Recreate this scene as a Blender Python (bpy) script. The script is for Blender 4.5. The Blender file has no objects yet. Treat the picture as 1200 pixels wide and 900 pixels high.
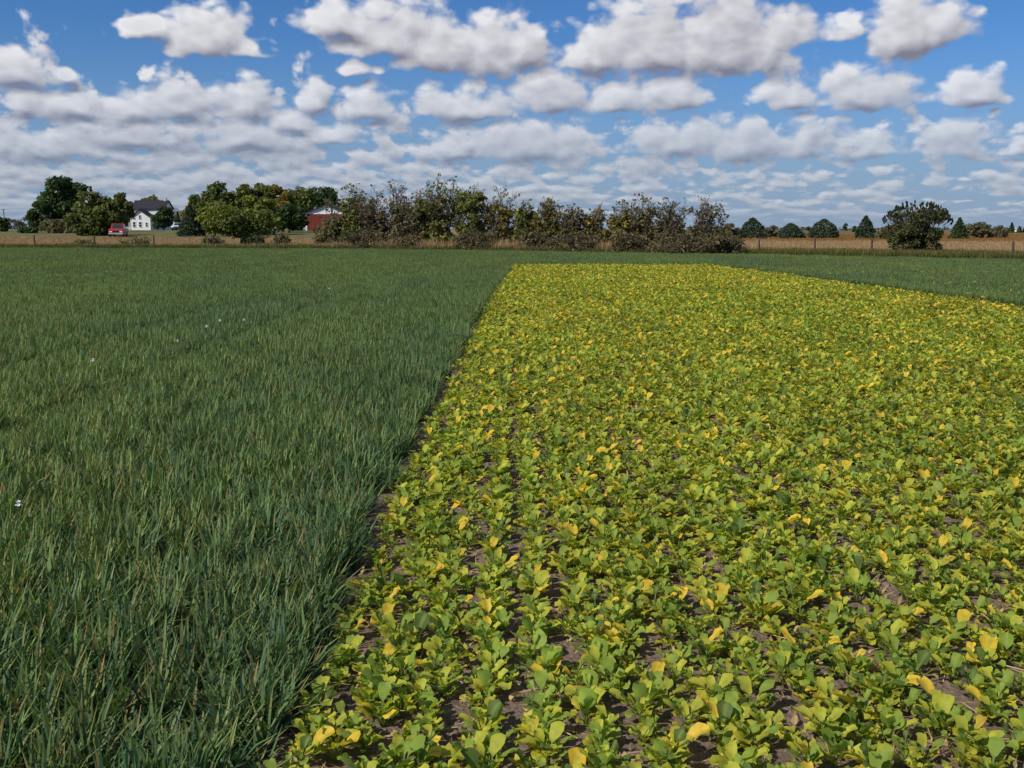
import bpy, math, random
import numpy as np
from mathutils import Vector, Matrix, Euler

sc = bpy.context.scene
COL = sc.collection
R = math.radians

# ------------------------------------------------------------------ camera
F_PX, W_PX, H_PX = 1170.0, 1200.0, 900.0
HORIZON = 268.0
EYE = 1.65
PITCH = math.atan((H_PX / 2 - HORIZON) / F_PX)
cam_data = bpy.data.cameras.new('camera')
cam_data.sensor_width = 36.0
cam_data.lens = 36.0 * F_PX / W_PX
cam_data.clip_end = 9000.0
cam = bpy.data.objects.new('camera', cam_data)
COL.objects.link(cam)
cam.location = (0, 0, EYE)
cam.rotation_euler = (R(90) - PITCH, 0, 0)
sc.camera = cam

# ------------------------------------------------------------------ view
sc.view_settings.view_transform = 'Standard'
sc.view_settings.look = 'None'
sc.view_settings.gamma = 1.0
sc.view_settings.exposure = 0.0
sc.cycles.max_bounces = 6
sc.cycles.diffuse_bounces = 3
sc.cycles.transmission_bounces = 3
sc.cycles.transparent_max_bounces = 4
sc.cycles.caustics_reflective = False
sc.cycles.caustics_refractive = False

# ------------------------------------------------------------------ sun
SUN_EL, SUN_AZ = R(42), R(-128)          # azimuth clockwise from +Y: to the left, a little behind the camera
sun_data = bpy.data.lights.new('sun', 'SUN')
sun_data.energy = 4.6
sun_data.angle = R(0.5)
sun_data.color = (1.0, 0.94, 0.85)
sun = bpy.data.objects.new('sun', sun_data)
COL.objects.link(sun)
sd = Vector((math.sin(SUN_AZ) * math.cos(SUN_EL), math.cos(SUN_AZ) * math.cos(SUN_EL), math.sin(SUN_EL)))
sun.rotation_euler = sd.to_track_quat('Z', 'Y').to_euler()
sun.location = (-40, -20, 60)


# ------------------------------------------------------------------ pixel helpers (photo 1200 x 900)
def ray(px, py):
    c = Vector(((px - W_PX / 2) / F_PX, 1.0, (H_PX / 2 - py) / F_PX))
    cp, sp = math.cos(PITCH), math.sin(PITCH)
    return Vector((c.x, c.y * cp + c.z * sp, -c.y * sp + c.z * cp))

def ground(px, py, z=0.0):
    d = ray(px, py)
    t = (z - EYE) / d.z
    return d.x * t, d.y * t

def at(px, py, D):
    d = ray(px, py)
    t = D / d.y
    return d.x * t, D, EYE + d.z * t

def smooth(a, b, x):
    t = min(1.0, max(0.0, (x - a) / (b - a)))
    return t * t * (3 - 2 * t)

def terr(x, y):
    return 1.3 * smooth(96, 175, y) * smooth(12, -26, x)


# ------------------------------------------------------------------ node helper
class NT:
    def __init__(self, nt):
        self.nt = nt
        nt.nodes.clear()
    def n(self, kind, inputs=None, **props):
        nd = self.nt.nodes.new(kind)
        for k, v in props.items():
            setattr(nd, k, v)
        for k, v in (inputs or {}).items():
            s = nd.inputs[k]
            if isinstance(v, bpy.types.NodeSocket):
                self.nt.links.new(v, s)
            else:
                s.default_value = v
        return nd
    def m(self, op, a, b=None, c=None, clamp=False):
        nd = self.n('ShaderNodeMath', operation=op, use_clamp=clamp)
        for i, v in enumerate((a, b, c)):
            if v is None: continue
            if isinstance(v, bpy.types.NodeSocket): self.nt.links.new(v, nd.inputs[i])
            else: nd.inputs[i].default_value = v
        return nd.outputs[0]
    def v(self, op, a, b=None, c=None, out=0):
        nd = self.n('ShaderNodeVectorMath', operation=op)
        for i, x in enumerate((a, b, c)):
            if x is None: continue
            if isinstance(x, bpy.types.NodeSocket): self.nt.links.new(x, nd.inputs[i])
            else: nd.inputs[i].default_value = x
        return nd.outputs[out]
    def mr(self, val, a, b, c=0.0, d=1.0, kind='LINEAR'):
        nd = self.n('ShaderNodeMapRange', {'Value': val, 'From Min': a, 'From Max': b, 'To Min': c, 'To Max': d}, interpolation_type=kind)
        return nd.outputs[0]
    def mix(self, f, a, b, blend='MIX'):
        nd = self.n('ShaderNodeMix', data_type='RGBA', blend_type=blend)
        for i, v in ((0, f), (6, a), (7, b)):
            if isinstance(v, bpy.types.NodeSocket): self.nt.links.new(v, nd.inputs[i])
            else:
                nd.inputs[i].default_value = v if i == 0 else (tuple(v) + (1,) if len(v) == 3 else v)
        return nd.outputs[2]
    def noise(self, vec, scale, detail=3, rough=0.5, dim='3D', out='Fac', dist=0.0):
        return self.n('ShaderNodeTexNoise', {'Vector': vec, 'Scale': scale, 'Detail': detail, 'Roughness': rough, 'Distortion': dist}, noise_dimensions=dim).outputs[out]
    def link(self, a, b):
        self.nt.links.new(a, b)

# ------------------------------------------------------------------ world: Nishita sky with cumulus clouds
world = bpy.data.worlds.new('World')
sc.world = world
world.use_nodes = True

# clouds of the photograph: centre x, base y, half width, height above the base (photo pixels)
CLOUDS = [
 (165,44,32,27),(243,62,50,52),(290,66,32,24),
 (398,40,48,44),(455,66,66,66),(515,82,62,64),(575,84,52,62),(612,80,32,58),
 (415,86,25,22),
 (700,80,62,52),(760,84,82,84),(838,86,86,104),(905,82,44,78),
 (1000,44,42,30),(1060,62,52,70),(1096,54,42,54),
 (18,98,54,42),(70,94,20,16),
 (30,132,36,30),(88,136,46,30),(150,138,56,32),(222,138,62,46),(292,138,36,42),
 (368,130,22,38),(430,136,30,34),(540,138,74,36),(645,128,54,46),(720,130,40,30),(792,124,46,36),
 (922,124,40,34),(1010,126,62,48),(1135,122,46,34),
 (150,170,72,34),(60,182,80,30),(285,172,70,34),(345,152,30,22),(388,166,40,22),
 (615,184,90,42),(540,184,40,24),(790,182,50,44),(870,184,64,46),(948,182,38,48),(1022,182,42,26),(1118,184,45,46),(1196,182,26,20),
]

def cloud_group():
    g = bpy.data.node_groups.new('cloud_field', 'ShaderNodeTree')
    g.interface.new_socket('P', in_out='INPUT', socket_type='NodeSocketVector')
    g.interface.new_socket('F', in_out='OUTPUT', socket_type='NodeSocketFloat')
    g.interface.new_socket('S', in_out='OUTPUT', socket_type='NodeSocketFloat')
    t = NT(g)
    gi = t.n('NodeGroupInput'); go = t.n('NodeGroupOutput')
    P = gi.outputs[0]
    sep = t.n('ShaderNodeSeparateXYZ', {0: P})
    el = sep.outputs[1]
    # billows: coarse and fine noise, flattened sideways
    n1 = t.noise(t.v('MULTIPLY', P, (0.46, 0.62, 1.0)), 1.0, 6, 0.53, '3D')
    wob = t.noise(t.v('MULTIPLY', P, (0.5, 0.7, 1.0)), 1.0, 2, 0.5, '3D', 'Color')
    W = t.v('ADD', P, t.v('MULTIPLY', t.v('SUBTRACT', wob, (0.5, 0.5, 0.5)), (2.2, 0.7, 0)))
    acc = None
    for cx, by, hw, hh in CLOUDS:
        d = ray(cx, by); d0 = ray(cx - hw, by); d1 = ray(cx + hw, by); dt = ray(cx, by - hh)
        az = math.degrees(math.atan2(d.x, d.y)); e = math.degrees(math.atan2(d.z, math.hypot(d.x, d.y)))
        wa = 0.5 * math.degrees(math.atan2(d1.x, d1.y) - math.atan2(d0.x, d0.y))
        ha = math.degrees(math.atan2(dt.z, math.hypot(dt.x, dt.y))) - e
        e += ha * 0.2
        wa *= 1.25; ha *= 1.12
        q = t.v('MULTIPLY_ADD', W, (1 / wa, 1 / ha, 0), (-az / wa, -e / ha, 0))
        q2 = t.v('MAXIMUM', q, t.v('MULTIPLY', q, (-1.0, -3.2, 0)))
        L = t.v('LENGTH', q2, out=1)
        acc = L if acc is None else t.n('ShaderNodeMath', {0: acc, 1: L, 2: 0.16}, operation='SMOOTH_MIN').outputs[0]
    f1 = t.m('SUBTRACT', 1.0, acc)
    t.link(t.m('MAXIMUM', f1, -0.25), go.inputs[1])
    vor = t.n('ShaderNodeTexVoronoi', {'Vector': t.v('ADD', t.v('MULTIPLY', P, (0.62, 0.95, 1.0)), t.v('MULTIPLY', wob, (0.6, 0.6, 0))), 'Scale': 1.0, 'Detail': 1.5, 'Roughness': 0.5, 'Smoothness': 0.35}, voronoi_dimensions='2D', feature='SMOOTH_F1', normalize=True)
    bil = t.m('SUBTRACT', 0.23, vor.outputs['Distance'])
    near_ = t.mr(acc, 1.0, 1.4, 1.25, 0.1, 'SMOOTHSTEP')
    f1 = t.m('ADD', f1, t.m('MULTIPLY', t.m('ADD', t.m('MULTIPLY', t.m('SUBTRACT', n1, 0.5), 0.8), t.m('MULTIPLY', bil, 0.9)), near_))
    # the far layer: rows of small clouds closing up towards the horizon
    elp = t.m('MAXIMUM', el, -0.4)
    lv = t.m('MULTIPLY', t.m('LOGARITHM', t.m('ADD', elp, 1.0), 2.7183), 4.6)
    sx = t.m('MULTIPLY', sep.outputs[0], 0.5)
    cb = t.n('ShaderNodeCombineXYZ', {0: sx, 1: lv, 2: 3.3}).outputs[0]
    n2 = t.noise(cb, 0.95, 5, 0.56, '3D')
    cov = t.mr(el, 4.0, 9.5, 0.0, -0.24)
    side = t.mr(sep.outputs[0], -28, 26, 0.105, -0.01)
    vor2 = t.n('ShaderNodeTexVoronoi', {'Vector': t.v('MULTIPLY', cb, (1.7, 1.7, 1.0)), 'Scale': 1.0, 'Detail': 1.0, 'Roughness': 0.5, 'Smoothness': 0.35}, voronoi_dimensions='2D', feature='SMOOTH_F1', normalize=True)
    n2b = t.m('ADD', t.m('MULTIPLY', n2, 0.8), t.m('MULTIPLY', t.m('SUBTRACT', 0.45, vor2.outputs['Distance']), 0.30))
    f2 = t.m('MULTIPLY', t.m('ADD', t.m('SUBTRACT', n2b, 0.412), t.m('ADD', cov, side)), 3.6)
    # scattered clouds in the sky above the picture
    hi = t.noise(t.v('MULTIPLY', P, (0.055, 0.09, 1.0)), 1.0, 5, 0.55, '3D')
    f3 = t.m('ADD', t.m('MULTIPLY', t.m('SUBTRACT', hi, 0.53), 5.0), t.mr(el, 14.5, 20.0, -2.5, 0.0))
    F = t.m('MAXIMUM', t.m('MAXIMUM', f1, f2), f3)
    t.link(F, go.inputs[0])
    return g

def build_world():
    t = NT(world.node_tree)
    out = t.n('ShaderNodeOutputWorld')
    sky = t.n('ShaderNodeTexSky', sky_type='NISHITA', sun_disc=False, sun_elevation=SUN_EL,
              sun_rotation=SUN_AZ, altitude=200.0, air_density=1.0, dust_density=0.1, ozone_density=3.0)
    tc = t.n('ShaderNodeTexCoord')
    d = t.v('NORMALIZE', tc.outputs['Generated'])
    s = t.n('ShaderNodeSeparateXYZ', {0: d})
    az = t.m('MULTIPLY', t.m('ARCTAN2', s.outputs[0], s.outputs[1]), 57.2958)
    el = t.m('MULTIPLY', t.m('ARCSINE', s.outputs[2]), 57.2958)
    P = t.n('ShaderNodeCombineXYZ', {0: az, 1: el, 2: 0.0}).outputs[0]
    g = cloud_group()
    GA = t.n('ShaderNodeGroup', node_tree=g, inputs={0: P}); A = GA.outputs[0]
    # second look a little towards the sun: what lies between gives the shade of a billow
    k = t.mr(el, 0.0, 12.0, 0.14, 0.85)
    off = t.v('SCALE', (-0.55, 1.0, 0.0)); off.node.inputs['Scale'].default_value = 1.0
    t.link(k, off.node.inputs['Scale'])
    GB = t.n('ShaderNodeGroup', node_tree=g, inputs={0: t.v('ADD', P, off)}); B = GB.outputs[0]
    alpha = t.mr(A, -0.05, 0.36, 0, 1, 'SMOOTHSTEP')
    lit = t.m('SUBTRACT', A, B)
    broad = t.m('SUBTRACT', GA.outputs[1], GB.outputs[1])
    lit = t.m('ADD', t.m('MULTIPLY', lit, 0.62), t.m('MULTIPLY', broad, 0.5))
    shade = t.mr(lit, -0.62, 0.50, 0, 1)
    thick = t.mr(A, 0.2, 1.3, 0.0, 0.30)
    shade = t.m('SUBTRACT', shade, thick, clamp=True)
    ccol = t.mix(shade, CLOUD_DARK, CLOUD_LIGHT)
    skyc = t.v('MULTIPLY', sky.outputs[0], SKY_TINT)
    skyc = t.mix(t.mr(el, -1.0, 11.0, 0.92, 0.0, 'SMOOTHSTEP'), skyc, HORIZON_AIR)
    # far clouds sink into the horizon air
    ccol = t.mix(t.mr(el, 0.0, 9.0, 0.55, 0.0), ccol, skyc)
    alpha = t.m('MULTIPLY', alpha, t.mr(el, 0.0, 1.3, 0.0, 0.96))
    col = t.mix(alpha, skyc, ccol)
    bg = t.n('ShaderNodeBackground', {'Color': col, 'Strength': SKY_STRENGTH})
    t.link(bg.outputs[0], out.inputs['Surface'])

SKY_STRENGTH = 0.1
SKY_TINT = (0.34, 0.60, 0.92)
HORIZON_AIR = (2.5, 3.3, 4.7)
CLOUD_LIGHT = (8.6, 8.6, 8.8)
CLOUD_DARK = (2.1, 2.1, 2.7)
build_world()
world.cycles.sampling_method = 'MANUAL'
world.cycles.sample_map_resolution = 512

# ------------------------------------------------------------------ materials
def mat(name, build):
    m = bpy.data.materials.new(name)
    m.use_nodes = True
    t = NT(m.node_tree)
    out = t.n('ShaderNodeOutputMaterial')
    t.link(build(t), out.inputs['Surface'])
    return m

def pos(t): return t.n('ShaderNodeNewGeometry').outputs['Position']

def plain(name, col, rough=0.7, var=0.15, scale=6.0, spec=0.3, metal=0.0):
    def b(t):
        tc = t.n('ShaderNodeTexCoord').outputs['Object']
        n = t.noise(tc, scale, 4, 0.6)
        c = t.mix(t.mr(n, 0.3, 0.7), tuple(x * (1 - var) for x in col), tuple(min(1, x * (1 + var)) for x in col))
        return t.n('ShaderNodeBsdfPrincipled', {'Base Color': c, 'Roughness': rough, 'Specular IOR Level': spec, 'Metallic': metal}).outputs[0]
    return mat(name, b)

def leafy(name, transl=0.35, rough=0.5, spec=0.35, field=None):
    """colour of each leaf comes from its own attribute; mottled by noise"""
    def b(t):
        at_ = t.n('ShaderNodeAttribute', attribute_name='leafcol', attribute_type='GEOMETRY').outputs['Color']
        tc = t.n('ShaderNodeTexCoord').outputs['Object']
        n = t.noise(tc, 34.0, 3, 0.6)
        c = t.mix(1.0, at_, t.mix(t.mr(n, 0.3, 0.7), (0.82, 0.84, 0.8), (1.15, 1.12, 1.1)), 'MULTIPLY')
        if field:
            p = pos(t)
            n1 = t.noise(t.v('MULTIPLY', p, (1.0, 0.35, 1.0)), 0.22, 4, 0.6)
            n2 = t.noise(t.v('MULTIPLY', p, (1.0, 0.5, 1.0)), 0.9, 2, 0.5)
            c = t.mix(1.0, c, t.mix(t.mr(n1, 0.35, 0.65), field[0], field[1]), 'MULTIPLY')
            c = t.mix(1.0, c, t.mix(t.mr(n2, 0.3, 0.7), (0.86, 0.86, 0.86), (1.12, 1.12, 1.12)), 'MULTIPLY')
        pr = t.n('ShaderNodeBsdfPrincipled', {'Base Color': c, 'Roughness': rough, 'Specular IOR Level': spec}).outputs[0]
        tr = t.n('ShaderNodeBsdfTranslucent', {'Color': t.mix(1.0, c, (1.15, 1.25, 0.6), 'MULTIPLY')}).outputs[0]
        return t.n('ShaderNodeMixShader', {0: transl, 1: pr, 2: tr}).outputs[0]
    return mat(name, b)

M_LEAF = leafy('brassica_leaf', 0.46, 0.55, 0.25, ((0.92, 1.0, 0.9), (1.1, 1.03, 1.0)))
M_WHEAT = leafy('cereal_blade', 0.3, 0.55, 0.25, ((0.84, 1.02, 1.08), (1.16, 1.25, 1.0)))
M_TREE = leafy('tree_foliage', 0.35, 0.6, 0.2)
M_DRY = leafy('dry_grass', 0.2, 0.8, 0.1)

def soil_b(t):
    p = pos(t)
    n = t.noise(p, 1.3, 5, 0.6); n2 = t.noise(p, 28.0, 6, 0.7); n3 = t.noise(p, 7.0, 4, 0.6)
    c = t.mix(t.mr(n, 0.3, 0.7), (0.13, 0.09, 0.066), (0.20, 0.145, 0.11))
    c = t.mix(t.mr(n2, 0.35, 0.7), c, (0.26, 0.195, 0.15))
    hgt = t.m('ADD', t.m('MULTIPLY', n2, 0.5), n3)
    bp = t.n('ShaderNodeBump', {'Height': hgt, 'Strength': 0.9, 'Distance': 0.05}).outputs[0]
    return t.n('ShaderNodeBsdfPrincipled', {'Base Color': c, 'Roughness': 0.95, 'Specular IOR Level': 0.1, 'Normal': bp}).outputs[0]
M_SOIL = mat('soil', soil_b)

def land_b(t):
    p = pos(t)
    s = t.n('ShaderNodeSeparateXYZ', {0: p})
    n = t.noise(t.v('MULTIPLY', p, (0.05, 0.16, 1)), 1.0, 5, 0.6)
    n2 = t.noise(p, 1.4, 5, 0.65)
    tan = t.mix(t.mr(n, 0.3, 0.7), (0.22, 0.155, 0.085), (0.33, 0.245, 0.14))
    rust = t.mix(t.mr(n, 0.3, 0.7), (0.16, 0.095, 0.035), (0.24, 0.145, 0.06))
    f = t.m('MULTIPLY', t.mr(s.outputs[1], 108, 118), t.mr(s.outputs[0], 0, 12))
    c = t.mix(f, tan, rust)
    c = t.mix(t.mr(n2, 0.3, 0.7, 0.0, 0.5), c, t.mix(1.0, c, (0.55, 0.6, 0.5), 'MULTIPLY'))
    far = t.mr(s.outputs[1], 320, 600)
    c = t.mix(far, c, (0.13, 0.12, 0.07))
    return t.n('ShaderNodeBsdfPrincipled', {'Base Color': c, 'Roughness': 0.95, 'Specular IOR Level': 0.05}).outputs[0]
M_LAND = mat('dry_farmland', land_b)

def lawn_b(t):
    p = pos(t)
    n = t.noise(p, 0.5, 5, 0.65)
    c = t.mix(t.mr(n, 0.3, 0.7), (0.085, 0.10, 0.035), (0.17, 0.15, 0.07))
    return t.n('ShaderNodeBsdfPrincipled', {'Base Color': c, 'Roughness': 0.95, 'Specular IOR Level': 0.05}).outputs[0]
M_LAWN = mat('lawn', lawn_b)
M_GRAVEL = plain('pale_gravel', (0.36, 0.31, 0.24), 0.9, 0.2, 2.0)
M_BARK = plain('bark', (0.075, 0.058, 0.045), 0.9, 0.35, 9.0, 0.1)
M_TWIG = plain('twigs', (0.13, 0.10, 0.085), 0.9, 0.3, 9.0, 0.1)
M_POST = plain('weathered_post_wood', (0.085, 0.062, 0.055), 0.9, 0.3, 12.0, 0.1)
M_WHITE = plain('white_siding', (0.74, 0.74, 0.72), 0.6, 0.06, 1.5)
M_TRIM = plain('white_trim', (0.8, 0.8, 0.78), 0.5, 0.04, 3.0)
M_ROOF = plain('dark_shingles', (0.032, 0.029, 0.037), 0.85, 0.25, 4.0, 0.15)
M_GLASS = plain('window_glass', (0.03, 0.035, 0.04), 0.15, 0.1, 2.0, 0.5)
M_REDW = plain('red_barn_boards', (0.17, 0.04, 0.03), 0.8, 0.25, 2.0, 0.15)
M_CARRED = plain('red_car_paint', (0.42, 0.03, 0.025), 0.3, 0.08, 1.0, 0.5)
M_CARWHITE = plain('white_car_paint', (0.72, 0.73, 0.75), 0.3, 0.04, 1.0, 0.5)
M_CARBLUE = plain('pale_blue_car_paint', (0.42, 0.50, 0.55), 0.3, 0.05, 1.0, 0.5)
M_TYRE = plain('tyre_rubber', (0.02, 0.02, 0.02), 0.9, 0.1, 8.0, 0.1)
M_STEEL = plain('grey_steel', (0.45, 0.45, 0.46), 0.45, 0.1, 5.0, 0.5)
M_BRICK = plain('pale_brick', (0.55, 0.48, 0.44), 0.85, 0.15, 8.0, 0.1)
M_LAMP = plain('lamp_glass', (0.8, 0.8, 0.76), 0.15, 0.03, 3.0, 0.6)

# ------------------------------------------------------------------ object helpers
def tag(o, label=None, cat=None, group=None, kind=None):
    if label: o['label'] = label
    if cat: o['category'] = cat
    if group: o['group'] = group
    if kind: o['kind'] = kind
    return o

def link(name, me, parent=None, loc=None):
    o = bpy.data.objects.new(name, me)
    COL.objects.link(o)
    if parent is not None: o.parent = parent
    if loc is not None: o.location = loc
    return o

def empty(name, loc, rz=0.0):
    o = bpy.data.objects.new(name, None)
    COL.objects.link(o)
    o.location = loc
    o.rotation_euler = (0, 0, rz)
    o.empty_display_size = 0.3
    return o

def npmesh(name, V, F, mats, col=None, smooth_=False):
    """V (n,3); F (m,k) faces all with k corners"""
    me = bpy.data.meshes.new(name)
    V = np.ascontiguousarray(V, dtype=np.float32); F = np.ascontiguousarray(F, dtype=np.int32)
    nv, nf, k = len(V), len(F), F.shape[1]
    me.vertices.add(nv); me.vertices.foreach_set('co', V.ravel())
    me.loops.add(nf * k); me.loops.foreach_set('vertex_index', F.ravel())
    me.polygons.add(nf)
    me.polygons.foreach_set('loop_start', np.arange(0, nf * k, k, dtype=np.int32))
    if smooth_:
        me.polygons.foreach_set('use_smooth', np.ones(nf, dtype=bool))
    if col is not None:
        a = me.attributes.new('leafcol', 'FLOAT_COLOR', 'POINT')
        c4 = np.ones((nv, 4), dtype=np.float32); c4[:, :3] = col
        a.data.foreach_set('color', c4.ravel())
    me.update(calc_edges=True)
    for m in (mats if isinstance(mats, list) else [mats]): me.materials.append(m)
    return me

class MB:
    """collects simple solids into one mesh"""
    def __init__(self): self.v, self.f = [], []
    def poly(self, vs, fs):
        b = len(self.v); self.v += [tuple(p) for p in vs]; self.f += [tuple(b + i for i in f) for f in fs]; return self
    def box(self, x0, x1, y0, y1, z0, z1):
        return self.poly([(x0,y0,z0),(x1,y0,z0),(x1,y1,z0),(x0,y1,z0),(x0,y0,z1),(x1,y0,z1),(x1,y1,z1),(x0,y1,z1)],
                         [(3,2,1,0),(4,5,6,7),(0,1,5,4),(1,2,6,5),(2,3,7,6),(3,0,4,7)])
    def prism(self, prof, a0, a1, axis='y'):
        n = len(prof)
        def P(u, w, a): return (u, a, w) if axis == 'y' else (a, u, w)
        vs = [P(u, w, a0) for u, w in prof] + [P(u, w, a1) for u, w in prof]
        fs = [tuple(range(n)), tuple(range(2 * n - 1, n - 1, -1))] + [(i, n + i, n + (i + 1) % n, (i + 1) % n) for i in range(n)]
        return self.poly(vs, fs)
    def tube(self, p0, p1, r0, r1, n=5):
        p0, p1 = Vector(p0), Vector(p1); d = p1 - p0
        if d.length < 1e-6: return self
        q = d.to_track_quat('Z', 'Y')
        vs = []
        for p, r in ((p0, r0), (p1, r1)):
            for i in range(n):
                a = 2 * math.pi * i / n
                vs.append(p + q @ Vector((math.cos(a) * r, math.sin(a) * r, 0)))
        fs = [(i, (i + 1) % n, n + (i + 1) % n, n + i) for i in range(n)] + [tuple(range(n - 1, -1, -1)), tuple(range(n, 2 * n))]
        return self.poly(vs, fs)
    def cyl(self, c, r, h, n=14, axis='x'):
        p = Vector(c); a = {'x': Vector((h/2,0,0)), 'y': Vector((0,h/2,0)), 'z': Vector((0,0,h/2))}[axis]
        return self.tube(p - a, p + a, r, r, n)
    def build(self, name, m, parent=None, loc=None):
        me = bpy.data.meshes.new(name); me.from_pydata(self.v, [], self.f); me.materials.append(m); me.update()
        return link(name, me, parent, loc)

def scatter(name, P, rot, scl, idx, sources, base_mat):
    """ONE object whose points carry copies of the source meshes"""
    coll = bpy.data.collections.new(name + ' forms')
    for me in sources:
        coll.objects.link(bpy.data.objects.new(me.name, me))
    P = np.asarray(P, dtype=np.float32)
    me = bpy.data.meshes.new(name)
    me.vertices.add(len(P)); me.vertices.foreach_set('co', P.ravel())
    a = me.attributes.new('rot', 'FLOAT_VECTOR', 'POINT'); a.data.foreach_set('vector', np.asarray(rot, dtype=np.float32).ravel())
    a = me.attributes.new('scl', 'FLOAT_VECTOR', 'POINT'); a.data.foreach_set('vector', np.asarray(scl, dtype=np.float32).ravel())
    a = me.attributes.new('idx', 'INT', 'POINT'); a.data.foreach_set('value', np.asarray(idx, dtype=np.int32).ravel())
    me.materials.append(base_mat)
    o = link(name, me)
    ng = bpy.data.node_groups.new(name, 'GeometryNodeTree')
    ng.interface.new_socket('Geometry', in_out='INPUT', socket_type='NodeSocketGeometry')
    ng.interface.new_socket('Geometry', in_out='OUTPUT', socket_type='NodeSocketGeometry')
    N = ng.nodes.new
    gi, go = N('NodeGroupInput'), N('NodeGroupOutput')
    ci = N('GeometryNodeCollectionInfo'); ci.inputs['Collection'].default_value = coll
    ci.inputs['Separate Children'].default_value = True; ci.inputs['Reset Children'].default_value = True
    ip = N('GeometryNodeInstanceOnPoints'); ip.inputs['Pick Instance'].default_value = True
    L = ng.links.new
    def attr(nm, ty):
        nd = N('GeometryNodeInputNamedAttribute'); nd.data_type = ty; nd.inputs['Name'].default_value = nm
        return nd.outputs['Attribute']
    er = N('FunctionNodeEulerToRotation')
    L(attr('rot', 'FLOAT_VECTOR'), er.inputs[0])
    L(gi.outputs[0], ip.inputs['Points']); L(ci.outputs[0], ip.inputs['Instance'])
    L(attr('idx', 'INT'), ip.inputs['Instance Index'])
    L(er.outputs[0], ip.inputs['Rotation']); L(attr('scl', 'FLOAT_VECTOR'), ip.inputs['Scale'])
    L(ip.outputs[0], go.inputs[0])
    md = o.modifiers.new('scatter', 'NODES'); md.node_group = ng
    return o

# ------------------------------------------------------------------ the ground
def grid(name, xs, ys, zf, m):
    xs, ys = np.array(xs, float), np.array(ys, float)
    X, Y = np.meshgrid(xs, ys)
    Z = np.vectorize(zf)(X, Y)
    V = np.stack([X.ravel(), Y.ravel(), Z.ravel()], 1)
    nx, ny = len(xs), len(ys)
    i = (np.arange(ny - 1)[:, None] * nx + np.arange(nx - 1)[None, :]).ravel()
    F = np.stack([i, i + 1, i + 1 + nx, i + nx], 1)
    return link(name, npmesh(name, V, F, m, smooth_=True))

far = [300, 400, 600, 1000, 2000, 5000]
gx = [-v for v in reversed(far)] + list(np.arange(-220, 221, 10)) + far
gy = [-300, -100, -20] + list(np.arange(0, 261, 8)) + [300, 400, 600, 1000, 2000, 6000]
tag(grid('ground', gx, gy, terr, M_LAND), kind='structure')

# end of the sown field, from the photograph's edge line
END_PTS = [ground(px, py, 0.12) for px, py in ((-250, 290.5), (0, 291), (400, 292), (600, 294.5), (850, 298), (1190, 304.5), (1500, 311))]
ex = [p[0] for p in END_PTS]; ey = [p[1] for p in END_PTS]
def field_end(x): return np.interp(x, ex, ey)

def field_sheet():
    xs = np.linspace(-75, 60, 60); V = []; F = []
    for i, x in enumerate(xs):
        V += [(x, -8, 0.004), (x, float(field_end(x)) + 0.2, 0.004)]
        if i: F.append((2*i-2, 2*i, 2*i+1, 2*i-1))
    me = npmesh('soil', np.array(V), np.array(F), M_SOIL)
    return link('soil', me)
tag(field_sheet(), kind='structure')

# the two long edges of the yellow-green crop strip
LB = [ground(px, py, 0.08) for px, py in ((255, 960), (300, 893), (370, 755), (450, 572), (500, 482), (540, 406), (572, 349), (600, 311.5))]
LB = [(LB[0][0] - 0.1, 0.0)] + LB
lx = [p[0] for p in LB]; ly = [p[1] for p in LB]
RB = [ground(px, py, 0.12) for px, py in ((1200, 357), (1000, 331), (900, 318), (845, 311.5))]
rx = [p[0] for p in RB]; ry = [p[1] for p in RB]
YB = ground(700, 309.5, 0.12)[1]
def left_edge(y): return np.interp(y, ly, lx)
def right_edge(y): return np.interp(y, ry, rx)
print('strip', LB, RB, YB, END_PTS)

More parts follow.
